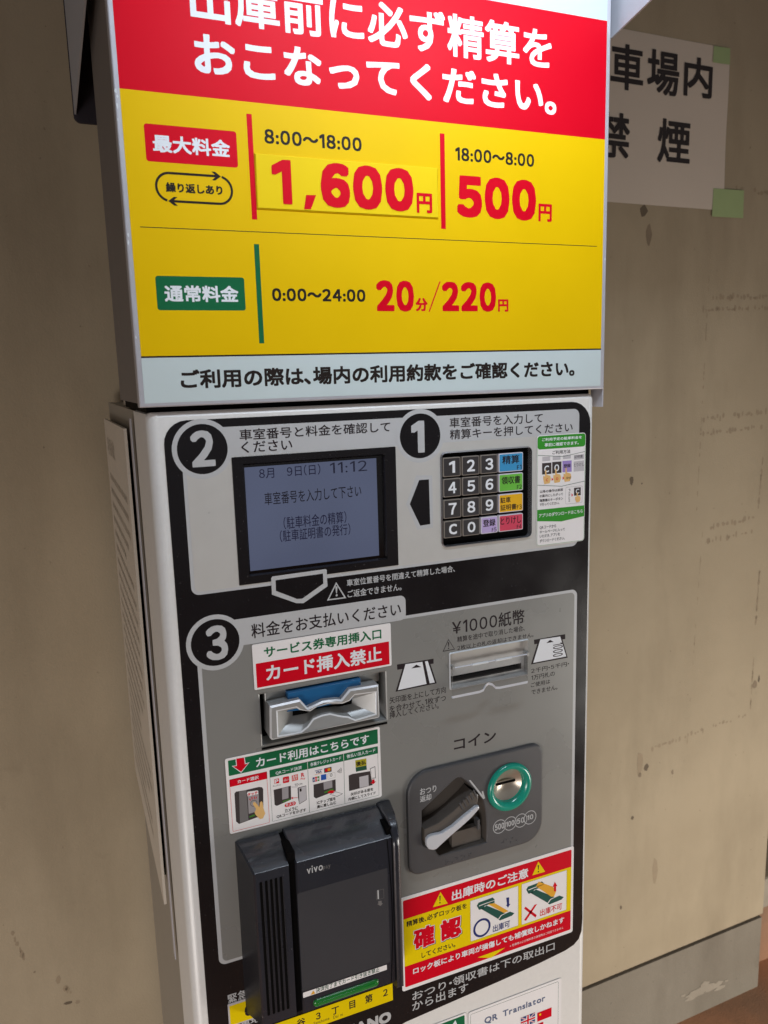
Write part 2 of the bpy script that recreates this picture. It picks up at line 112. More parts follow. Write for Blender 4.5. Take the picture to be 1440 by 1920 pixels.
# ---------------------------------------------------------------- layout tables, all in millimetres on the machine's own faces
D={
 'sign':[('r','red_header','red',1,0,-0.3,461.4,250.8,359.1),('r','yellow_field','yellow',1,0,-0.3,461.4,46.7,250.8),('r','rule','black',2,0,-0.3,461.4,45.3,46.7),('r','white_footer','signwhite',1,0,-0.3,461.4,8.2,45.3),('t','lettering','white',2,'出庫前に必ず精算を',0.8,58.19,397.46,307.45,343.34),('t','lettering','white',2,'おこなってください。',0.95,58.98,403.34,267.85,298.24),('r','fee_label','red',2,2.2,15.84,89.35,198.77,226.96),('t','lettering','white',3,'最大料金',0.42,21.65,83.45,206.22,219.58),('t','lettering','black',2,'繰り返しあり',0.3,29.42,75.08,176.3,183.88),('r','bar','red',2,0,98.72,103.21,158.32,241.56),('t','lettering','black',2,'8:00～18:00',0.45,113.02,200.25,219.71,231.28),('r','patch','yellow2',2,0,103.55,274.06,167.05,211.08),('t','lettering','red',4,'1',1.5,117.37,134.35,171.81,207.54),('t','lettering','red',4,'600',2.4,160.32,248.8,171.14,208.27),('p','lettering','red',4,[(146.88,180.37),(155.81,180.65),(150.67,168.85),(144.52,168.54)]),('t','lettering','red',4,'円',0.6,251.84,267.43,170.98,188.21),('r','bar','red',2,0,277.11,281.93,158.17,241.32),('t','lettering','black',2,'18:00～8:00',0.45,292.95,378.33,219.13,230.83),('t','lettering','red',2,'500',2.4,293.84,380.81,169.34,207.05),('t','lettering','red',2,'円',0.6,383.65,399.11,169.54,186.11),('r','rule','black',2,0,6.93,453.69,148.13,148.74),('r','fee_label','green',2,2.2,15.77,88.98,83.55,110.83),('t','lettering','white',3,'通常料金',0.42,22.15,83.36,90.32,103.75),('r','bar','green',2,0,99.11,103.5,55.99,138.46),('t','lettering','black',2,'0:00～24:00',0.5,112.66,199.29,91.6,102.57),('t','lettering','red',2,'20',1.5,209.97,247.76,83.12,110.96),('t','lettering','red',2,'分',0.5,249.32,261.72,83.54,95.63),('p','lettering','red',2,[(274.41,110.98),(275.66,110.76),(263.83,83.2),(262.44,83.2)]),('t','lettering','red',2,'220',1.5,276.89,335.59,83.34,110.88),('t','lettering','red',2,'円',0.5,337.82,349.41,83.48,95.23),('t','lettering','black',2,'ご利用の際は、場内の利用約款をご確認ください。',0.55,30.05,428.49,19.03,35.08)],
 'looparrow':[[21.02,83.93,168.51,191.93]],
 'face':[('r','zone_outline','lightprint',1,7,26.99,438.83,-161.84,-14.73),('r','zone_field','grayprint',2,5,30.18,436.43,-159.03,-40.97),('e','number_disc','lightprint',3,0,19.17,71.26,-58.9,-6.8),('e','number_disc','blackprint',4,0,23.47,66.96,-54.6,-11.1),('e','number_disc','lightprint',3,0,227.65,279.44,-58.95,-7.18),('e','number_disc','blackprint',4,0,231.95,275.13,-54.65,-11.48),('e','number_disc','lightprint',3,0,18.73,71.07,-234.08,-181.74),('e','number_disc','blackprint',4,0,23.03,66.77,-229.78,-186.04),('t','lettering','lightprint',5,'2',1.3,35.2,55.64,-48.12,-16.66),('t','lettering','lightprint',5,'1',1.6,243.97,257.93,-49.25,-18.41),('t','lettering','lightprint',5,'3',1.3,36.21,55.91,-224.65,-192.01),('t','lettering','ink',3,'車室番号と料金を確認して',0.12,78.04,222.23,-27.36,-17.44),('t','lettering','ink',3,'ください',0.12,79.11,125.44,-38.55,-28.48),('t','lettering','ink',3,'車室番号を入力して',0.1,285.45,393.15,-27.05,-17.04),('t','lettering','ink',3,'精算キーを押してください',0.1,285.7,430.51,-38.55,-28.67),('p','arrow_outline','lightprint',3,[(248.29,-71.03),(265.57,-72.33),(265.56,-124.57),(248.47,-124.83),(236.93,-98.26)]),('p','arrow','blackprint',4,[(251.33,-75.84),(261.86,-76.0),(262.41,-120.61),(251.46,-121.12),(240.77,-98.6)]),('p','arrow_outline','lightprint',9,[(99.28,-154.83),(100.61,-153.35),(151.72,-152.72),(153.01,-153.52),(153.11,-169.66),(128.93,-182.76),(121.83,-181.76),(99.18,-170.41)]),('p','arrow','blackprint',10,[(103.3,-157.24),(149.17,-156.67),(149.14,-166.4),(127.85,-178.2),(122.68,-177.74),(103.13,-167.38)]),('p','warning_triangle','lightprint',2,[(162.06,-166.78),(171.78,-183.9),(152.11,-183.67)]),('p','warning_triangle','blackprint',3,[(162.1,-169.15),(169.52,-182.66),(154.3,-182.4)]),('p','warning_triangle','lightprint',4,[(160.95,-170.96),(163.23,-171.0),(162.42,-177.73),(161.61,-177.62)]),('e','warning_triangle','lightprint',4,0,161.01,163.02,-180.82,-178.59),('t','lettering','lightprint',2,'車室位置番号を間違えて精算した場合、',0.1,172.78,289.16,-172.56,-165.64),('t','lettering','lightprint',2,'ご返金できません。',0.1,173.05,229.69,-183.76,-176.45),('r','zone_outline','lightprint',1,7,27.46,439.25,-532.29,-210.54),('r','zone_field','grayprint2',2,5,31.11,435.71,-529.15,-213.7),('r','zone_tab','lightprint',2.5,6,44.74,233.71,-214.51,-189.21),('t','lettering','ink',4,'料金をお支払いください',0.15,78.07,228.48,-209.55,-195.58),('p','slot_icon','ink',3,[(222.61,-259.8),(263.39,-260.55),(263.29,-265.82),(222.77,-265.31)]),('p','slot_icon','ink',4,[(230.33,-260.1),(258.12,-260.7),(266.41,-287.66),(220.28,-288.13)]),('p','slot_icon','white',5,[(231.86,-260.96),(250.64,-261.67),(254.88,-286.14),(222.94,-286.84)]),('p','slot_icon','white',5,[(253.49,-261.71),(256.67,-261.81),(264.18,-286.33),(258.4,-286.19)]),('p','slot_icon','ink',6,[(238.26,-266.56),(249.26,-266.99),(243.82,-263.49)]),('t','lettering','ink',3,'矢印面を上にして方向',0.06,213.41,276.84,-299.86,-292.79),('t','lettering','ink',3,'を合わせて、1枚ずつ',0.06,213.15,276.68,-309.05,-301.86),('t','lettering','ink',3,'挿入してください。',0.06,212.88,268.35,-315.6,-308.54),('t','lettering','ink',3,'¥1000紙幣',0.2,285.07,371.84,-239.46,-223.2),('t','lettering','ink',3,'精算を途中で取り消した場合、',0.05,290.86,372.15,-247.77,-241.56),('t','lettering','ink',3,'2枚以上の札の返却はできません。',0.05,290.74,383.29,-256.6,-251.23),('p','warning_triangle','ink',3,[(280.7,-242.31),(288.06,-254.79),(273.82,-254.98)]),('p','warning_triangle','grayprint2',4,[(280.79,-243.66),(286.99,-254.05),(275.14,-254.09)]),('p','warning_triangle','ink',5,[(279.93,-245.75),(281.48,-245.78),(281.04,-250.72),(280.44,-250.62)]),('e','warning_triangle','ink',5,0,279.94,281.37,-253.11,-251.66),('p','slot_icon','ink',3,[(383.97,-259.8),(424.15,-259.83),(424.49,-265.36),(384.26,-265.0)]),('p','slot_icon','ink',4,[(389.91,-260.05),(418.99,-260.44),(427.82,-287.46),(380.15,-287.12)]),('p','slot_icon','white',5,[(391.9,-260.72),(417.64,-261.41),(425.87,-285.69),(383.05,-285.74)]),('p','slot_icon','ink',6,[(399.66,-266.09),(409.05,-266.2),(404.45,-263.09)]),('t','lettering','ink',6,'1000',0.12,408.33,421.37,-283.83,-268.54,-90),('t','lettering','ink',3,'2千円・5千円・',0.06,380.44,429.85,-297.42,-292.07),('t','lettering','ink',3,'1万円札の',0.06,380.88,411.06,-305.65,-299.68),('t','lettering','ink',3,'ご使用は',0.06,380.26,405.04,-313.58,-308.18),('t','lettering','ink',3,'できません。',0.06,380.96,414.68,-322.16,-316.49),('t','lettering','ink',3,'コイン',0.28,285.32,336.27,-366.27,-353.29),('t','lettering','lightprint',2,'おつり・領収書は下の取出口',0.12,230.19,414.57,-646.64,-635.7),('t','lettering','lightprint',2,'から出ます',0.12,229.83,299.08,-659.58,-647.88),('t','lettering','lightprint',2,'緊急',0.15,33.1,52.4,-577.2,-566.27),('t','maker_name','lightprint',2,'AMANO',0.9,136.35,204.62,-661.73,-648.72),('t','lettering','lightprint',2,'車地番',0.15,43.97,73.88,-607.38,-600.75)],
 'lcd':[('r','display','lcd',0,0,81.71,209.17,-147.3,-52.03),('t','lettering','lcdink',1,'8月  9日(日)',0.05,94.91,152.88,-63.42,-53.49),('t','lettering','lcdink3',1,'11:12',0,162.47,199.45,-63.52,-53.36),('t','lettering','lcdink2',1,'車室番号を入力して下さい',0.05,98.5,192.71,-87.82,-76.17),('t','lettering','lcdink',1,'(駐車料金の精算)',0.05,115.16,176.73,-111.91,-100.16),('t','lettering','lcdink',1,'(駐車証明書の発行)',0.05,110.99,180.32,-123.55,-112.4)],
 'frames':{'black': [69.7,227.05,-157.94,-41.72],'bezel': [79.4,215.53,-150.68,-48.06]},
 'A':[('r','base','sticker',0,1.5,77.7,216.69,-259.53,-215.4),('r','red_block','red',1,0.5,80.21,214.39,-257.69,-234.0),('t','lettering','green',2,'サービス券専用挿入口',0.28,88.57,206.45,-229.99,-219.25),('t','lettering','white',2,'カード挿入禁止',0.42,89.4,206.26,-253.1,-237.17)],
 'B':[('r','base','sticker',0,2,46.06,201.67,-397.64,-321.23),('r','header','green',1,0.6,48.77,199.28,-338.88,-323.48),('p','arrow','white',2,[(55.91,-322.52),(64.6,-323.53),(65.01,-329.68),(68.87,-329.41),(60.3,-338.28),(51.93,-329.4),(56.06,-329.66)]),('p','arrow','red',3,[(56.58,-323.06),(63.94,-323.58),(64.36,-330.48),(67.5,-330.24),(60.37,-337.21),(53.18,-330.14),(56.73,-330.32)]),('t','lettering','white',2,'カード利用はこちらです',0.22,74.84,189.85,-336.59,-326.63),('f','frame','red',1,1,0.35,48.84,84.66,-395.69,-342.54),('r','header','red',1,0.5,48.87,84.86,-350.06,-342.54),('t','lettering','white',2,'カード選択',0.08,56.36,76.54,-348.27,-344.65),('f','frame','darkgreen',1,1,0.25,87.28,198.74,-395.39,-341.82),('r','header','green',1,0.5,87.38,198.96,-349.63,-341.82),('p','divider','sticker',2,[(124.85,-342.06),(125.23,-342.08),(125.3,-350.08),(124.92,-350.06)]),('p','divider','darkgreen',2,[(124.92,-350.06),(125.24,-350.07),(124.93,-395.06),(124.54,-395.1)]),('p','divider','sticker',2,[(162.04,-341.83),(162.51,-341.8),(162.48,-349.17),(162.08,-349.21)]),('p','divider','darkgreen',2,[(162.08,-349.21),(162.41,-349.15),(161.81,-394.8),(161.47,-394.85)]),('t','lettering','white',2,'QRコード決済',0.05,93.14,119.17,-348.31,-344.43),('t','lettering','white',2,'各種クレジットカード',0.05,127.85,159.77,-347.46,-343.64),('t','lettering','white',2,'後払い法人カード',0.05,165.55,196.11,-347.52,-343.5),('t','lettering','black',2,'カメラに',0.08,100.04,113.22,-389.39,-385.44),('t','lettering','black',2,'QRコードをかざす',0.08,91.68,121.34,-393.35,-389.59),('t','lettering','black',2,'ICチップ面を',0.08,132.61,152.24,-388.96,-385.28),('t','lettering','black',2,'奥に差し込む',0.08,132.56,152.58,-393.32,-389.83),('t','lettering','black',2,'矢印がある面を',0.08,168.17,192.54,-388.55,-385.13),('t','lettering','black',2,'内側にしてスライド',0.08,165.63,194.95,-393.33,-389.91),('t','lettering','ink',2,'10cm',0.02,111.23,118.82,-364.21,-361.59),('p','distance_line','ink',1,[(108.02,-364.15),(114.42,-365.5),(114.41,-365.76),(108.01,-364.47)]),('p','reader_drawing','drawdark',1,[(52.8,-357.49),(54.27,-355.92),(63.53,-356.58),(76.27,-356.45),(79.27,-357.5),(80.25,-359.69),(79.01,-386.22),(55.23,-389.31),(52.6,-386.01)]),('p','reader_drawing','drawmid',2,[(57.23,-356.33),(64.12,-356.72),(64.41,-387.67),(56.16,-388.78)]),('p','reader_drawing','drawgray',3,[(65.09,-362.78),(75.64,-362.14),(75.01,-380.72),(64.96,-381.41)]),('p','reader_drawing','leaf',3,[(65.41,-384.01),(70.76,-383.3),(70.85,-384.89),(65.45,-385.52)]),('e','touch_ring','drawmid',4,0,66.93,73.83,-375.1,-368.35),('e','touch_ring','drawgray',5,0,67.64,73.11,-374.26,-369.19),('p','hand','skin',6,[(69.45,-371.21),(71.09,-370.31),(72.63,-372.14),(75.46,-377.1),(76.28,-372.4),(77.88,-371.36),(78.89,-373.06),(79.39,-379.41),(80.8,-385.04),(78.21,-389.44),(75.32,-389.34),(71.62,-384.31),(70.56,-381.41),(72.29,-377.93),(69.7,-373.22)]),('p','tag_panel','sticker',4,[(64.53,-360.05),(65.22,-358.61),(74.58,-359.47),(75.43,-360.46),(75.15,-363.32),(65.05,-363.42)]),('t','lettering','red',5,'タッチ',0.12,64.91,74.78,-363.29,-360.1),('p','ray','red',5,[(66.09,-366.27),(67.08,-366.06),(67.92,-368.22),(67.43,-368.36)]),('p','ray','red',5,[(68.36,-364.89),(69.46,-364.83),(69.54,-367.58),(68.93,-367.63)]),('p','ray','red',5,[(70.9,-365.06),(71.88,-365.05),(71.49,-367.61),(70.99,-367.69)]),('p','ray','red',5,[(73.02,-365.39),(73.9,-365.94),(72.67,-368.24),(72.32,-368.02)]),('p','logo','red',1,[(91.57,-352.32),(96.1,-352.29),(96.09,-357.12),(91.5,-357.07)]),('t','lettering','white',2,'P',0.15,92.06,95.47,-356.73,-352.86),('t','lettering','ink',1,'PayPay',0.02,89.8,97.6,-360.33,-358.39),('p','logo','red',1,[(99.94,-352.81),(100.6,-352.18),(105.6,-352.38),(106.19,-353.17),(106.06,-358.07),(105.4,-358.7),(100.39,-358.55),(99.68,-357.72)]),('t','lettering','white',2,'d払い',0.03,100.59,105.47,-356.78,-353.93),('p','logo','orangered',1,[(108.86,-352.49),(114.94,-352.28),(114.76,-358.5),(108.68,-358.57)]),('t','lettering','white',2,'au',0.05,109.61,114.05,-355.15,-352.74),('t','lettering','white',2,'PAY',0.05,109.46,113.9,-357.95,-355.47),('t','lettering','red',2,'R',0.15,118.14,121.33,-356.36,-352.11),('t','lettering','red',2,'Pay',0.05,117.47,122.12,-359.7,-357.08),('p','reader_drawing','drawdark',1,[(90.25,-362.91),(107.34,-362.73),(106.99,-377.13),(92.56,-380.19),(90.46,-378.6)]),('p','reader_drawing','drawgray',2,[(98.46,-363.14),(104.93,-363.07),(104.44,-374.97),(98.15,-375.12)]),('p','reader_drawing','leaf',2,[(98.37,-376.77),(105.98,-375.88),(106.03,-377.23),(98.49,-378.12)]),('p','phone_drawing','ink',1,[(113.91,-366.9),(115.01,-366.37),(122.69,-366.17),(122.48,-381.34),(114.78,-384.22),(113.88,-376.52)]),('p','phone_drawing','drawlight',2,[(114.98,-366.96),(122.41,-366.64),(122.11,-380.98),(114.93,-383.59)]),('p','phone_drawing','black',3,[(115.82,-368.03),(117.74,-367.83),(117.85,-370.98),(115.92,-371.24)]),('p','camera_arrow','red',3,[(106.63,-375.39),(108.89,-374.62),(108.52,-375.59),(113.56,-376.44),(113.54,-376.84),(108.56,-376.13),(108.88,-377.4)]),('p','camera_pill','red',3,[(100.22,-381.2),(101.34,-380.16),(110.22,-379.74),(111.42,-381.24),(111.14,-383.03),(110.02,-383.68),(101.47,-383.78),(100.26,-382.74)]),('t','lettering','white',4,'カメラ',0.06,101.28,110.14,-383.1,-380.15),('t','lettering','navy',2,'VISA',0.1,133.09,138.92,-356.37,-353.87),('p','logo','navy',1,[(132.04,-352.84),(139.68,-352.76),(139.65,-353.28),(132.01,-353.37)]),('p','logo','orange',1,[(131.85,-356.92),(139.5,-356.85),(139.48,-357.24),(131.83,-357.31)]),('p','logo','drawdark',1,[(141.63,-352.68),(149.27,-352.71),(149.26,-357.66),(141.55,-357.46)]),('e','logo','red',2,0,142.45,145.91,-356.78,-353.28),('e','logo','orange',3,0,144.94,148.4,-356.77,-353.26),('p','logo','navy',1,[(129.47,-359.55),(131.6,-359.52),(131.51,-364.43),(129.38,-364.45)]),('p','logo','red',1,[(131.99,-359.48),(134.0,-359.49),(133.9,-364.47),(131.89,-364.45)]),('p','logo','leaf',1,[(134.38,-359.51),(136.39,-359.45),(136.3,-364.51),(134.29,-364.49)]),('t','lettering','white',2,'JCB',0.06,129.69,136.15,-363.48,-361.17),('p','logo','blue',1,[(138.11,-358.72),(143.57,-359.01),(143.52,-364.69),(137.99,-364.51)]),('f','logo','drawmid',1,0.3,0.15,145.0,152.76,-365.04,-359.33),('e','logo','drawmid',1,0.6,147.27,149.9,-362.99,-359.66),('p','contactless_waves','ink',1,[(154.96,-358.32),(155.49,-358.31),(155.99,-359.1),(155.42,-359.98),(154.89,-359.99),(155.45,-359.24)]),('p','contactless_waves','ink',1,[(156.11,-357.78),(156.64,-357.77),(157.11,-359.22),(156.52,-360.7),(155.99,-360.71),(156.57,-359.37)]),('p','contactless_waves','ink',1,[(157.33,-356.86),(157.86,-356.84),(158.31,-358.97),(157.69,-361.18),(157.16,-361.19),(157.77,-359.11)]),('p','contactless_waves','ink',1,[(158.7,-355.83),(159.23,-355.82),(159.64,-358.74),(158.99,-361.69),(158.46,-361.7),(159.11,-358.88)]),('p','reader_drawing','drawdark',1,[(130.09,-367.16),(152.95,-367.0),(152.78,-379.06),(132.12,-382.27),(129.82,-380.15)]),('p','reader_drawing','drawgray',2,[(140.34,-367.28),(149.38,-367.23),(149.33,-374.84),(140.45,-375.17)]),('p','reader_drawing','leaf',2,[(140.68,-377.45),(148.62,-376.01),(150.25,-376.41),(150.39,-377.8),(140.94,-378.86)]),('p','card_drawing','ink',2,[(146.09,-381.14),(152.29,-379.82),(160.09,-384.05),(153.64,-385.72)]),('p','card_drawing','sticker',3,[(146.88,-381.34),(152.27,-380.22),(159.24,-383.84),(153.59,-385.17)]),('p','card_arrow','red',4,[(144.58,-378.07),(147.25,-377.23),(150.18,-378.09),(152.44,-379.32),(150.11,-379.76),(150.25,-381.15),(144.19,-379.66)]),('p','logo','yellowgreen',1,[(174.4,-351.68),(186.2,-352.12),(186.21,-359.81),(174.46,-359.14)]),('t','lettering','black',2,'後払',0.15,175.06,185.53,-358.38,-353.33),('p','logo','darkgreen',1,[(174.45,-359.34),(186.21,-359.81),(186.33,-364.27),(174.75,-363.96)]),('p','reader_drawing','drawdark',1,[(166.81,-366.16),(170.99,-365.45),(189.93,-366.82),(192.01,-382.44),(166.63,-382.93)]),('p','reader_drawing','drawlight',2,[(177.96,-370.36),(187.75,-370.42),(187.76,-382.17),(177.94,-382.13)]),('p','card_drawing','ink',2,[(189.68,-364.02),(195.41,-362.68),(195.67,-375.73),(192.04,-375.35)]),('p','card_drawing','sticker',3,[(190.21,-364.49),(194.91,-363.32),(195.14,-375.12),(191.72,-374.58)]),('p','card_arrow','red',4,[(191.52,-376.46),(194.05,-376.72),(194.18,-379.17),(195.83,-379.22),(193.0,-381.51),(189.49,-379.56),(191.57,-379.09)])],
 'C':[('r','base','sticker',0,2.5,218.51,439.39,-630.42,-518.54),('r','red_field','red',1,1.5,221.85,436.27,-626.32,-522.42),('r','yellow_field','yellow3',2,0,221.85,436.27,-600.97,-544.35),('t','lettering','white',2,'出庫時のご注意',0.3,279.81,377.36,-540.5,-528.27),('p','warning_triangle','yellow3',3,[(266.2,-525.18),(274.66,-541.6),(256.76,-540.51)]),('p','warning_triangle','yellow3',3,[(390.69,-524.64),(400.0,-540.11),(382.73,-539.76)]),('p','warning_triangle','black',4,[(264.67,-529.51),(266.44,-529.58),(265.69,-535.76),(265.04,-535.72)]),('e','warning_triangle','black',4,0,264.53,266.13,-538.69,-536.93),('p','warning_triangle','black',4,[(389.83,-529.08),(391.62,-529.26),(391.12,-534.99),(390.4,-534.95)]),('e','warning_triangle','black',4,0,389.88,391.68,-538.43,-536.41),('t','lettering','black',3,'精算後、必ずロック板を',0.14,225.2,298.02,-554.6,-547.71),('t','lettering','black',3,'確',1.9,232.81,259.55,-586.78,-559.93),('t','lettering','white',4,'確',1.9,232.31,258.85,-585.98,-559.43),('t','lettering','red',5,'確',1.15,233.01,258.15,-585.28,-560.13),('t','lettering','black',3,'認',1.9,265.12,292.34,-586.79,-560.18),('t','lettering','white',4,'認',1.9,264.62,291.64,-585.99,-559.68),('t','lettering','red',5,'認',1.15,265.32,290.94,-585.29,-560.38),('t','lettering','black',3,'してください。',0.14,242.08,283.17,-597.63,-590.85),('f','picture_frame','darkgreen',4,1,0.2,302.41,364.08,-597.53,-547.26),('r','picture','sticker',3,1,302.41,364.08,-597.53,-547.26),('f','picture_frame','darkgreen',4,1,0.2,368.6,429.98,-598.28,-546.68),('r','picture','sticker',3,1,368.6,429.98,-598.28,-546.68),('e','circle_mark','navy',5,2.6,305.76,327.86,-596.3,-573.39),('t','lettering','navy',5,'出庫可',0.12,330.77,353.06,-595.4,-586.64),('t','lettering','red',5,'出庫不可',0.12,393.29,423.71,-595.35,-586.68),('p','cross_mark','red',5,[(371.81,-578.48),(373.77,-576.55),(388.95,-592.11),(387.33,-594.85)]),('p','cross_mark','red',5,[(385.97,-577.99),(389.41,-578.03),(374.54,-594.69),(371.67,-593.08)]),('p','lock_plate_drawing','drawgreen',5,[(310.56,-555.59),(312.78,-552.49),(330.63,-551.58),(333.18,-554.69),(333.16,-558.83),(320.69,-558.75),(318.11,-562.41),(313.21,-561.36)]),('p','lock_plate_drawing','drawgreen',5,[(316.09,-561.28),(322.9,-559.11),(346.43,-575.87),(338.24,-580.98)]),('p','lock_plate_drawing','drawgreen',6,[(337.72,-581.15),(341.73,-577.73),(353.07,-576.29),(358.88,-579.99),(355.7,-582.19),(340.14,-583.27)]),('p','lock_plate_drawing','sticker',7,[(312.75,-556.27),(320.37,-555.68),(333.18,-555.52),(333.18,-556.01),(320.7,-556.61),(313.59,-557.19)]),('p','lock_plate_drawing','sticker',7,[(337.38,-580.71),(341.21,-576.9),(346.95,-576.03),(347.3,-576.65),(341.9,-577.79),(338.42,-581.37)]),('p','lock_plate_drawing','sticker',7,[(315.24,-561.34),(315.75,-561.17),(338.07,-581.26),(337.72,-581.66)]),('p','lock_plate_drawing','drawgreen',5,[(374.59,-555.33),(376.9,-552.15),(395.74,-551.21),(398.48,-554.4),(398.51,-558.66),(385.33,-558.58),(382.66,-562.34),(377.47,-561.26)]),('p','lock_plate_drawing','drawgreen',5,[(380.5,-561.18),(387.67,-558.95),(412.76,-576.18),(404.17,-581.44)]),('p','lock_plate_drawing','drawgreen',6,[(403.63,-581.61),(407.81,-578.09),(419.79,-576.61),(425.97,-580.42),(422.65,-582.68),(406.21,-583.79)]),('p','lock_plate_drawing','sticker',7,[(376.91,-556.03),(384.96,-555.42),(398.49,-555.26),(398.49,-555.77),(385.32,-556.38),(377.81,-556.98)]),('p','lock_plate_drawing','sticker',7,[(403.26,-581.15),(407.25,-577.23),(413.31,-576.35),(413.69,-576.98),(408.0,-578.15),(404.36,-581.84)]),('p','lock_plate_drawing','sticker',7,[(379.61,-561.24),(380.15,-561.07),(403.99,-581.72),(403.63,-582.13)]),('p','lock_plate_drawing','amber',6,[(324.61,-557.83),(333.16,-559.33),(351.32,-575.06),(345.21,-575.48)]),('p','lock_plate_drawing','amber',7,[(387.65,-554.88),(391.22,-550.03),(410.41,-562.25),(415.27,-569.72),(412.38,-575.37),(408.7,-574.59)]),('p','arrow','navy',5,[(348.21,-557.33),(352.04,-558.01),(352.03,-566.38),(353.61,-566.54),(350.46,-570.59),(348.02,-566.3),(349.24,-566.35)]),('p','arrow','red',8,[(412.13,-568.77),(415.27,-569.38),(415.01,-563.12),(416.67,-563.28),(413.29,-556.79),(410.41,-562.42),(412.06,-562.58)]),('t','lettering','white',3,'ロック板により車両が損傷しても補償致しかねます',0.2,231.6,427.11,-613.99,-606.01),('t','lettering','sticker',3,'※駐車券および無料券の誤使用はご利用できません',0.02,353.03,425.93,-621.81,-618.68),('p','pointer','yellow3',3,[(310.99,-620.4),(346.86,-619.92),(328.49,-626.95)])],
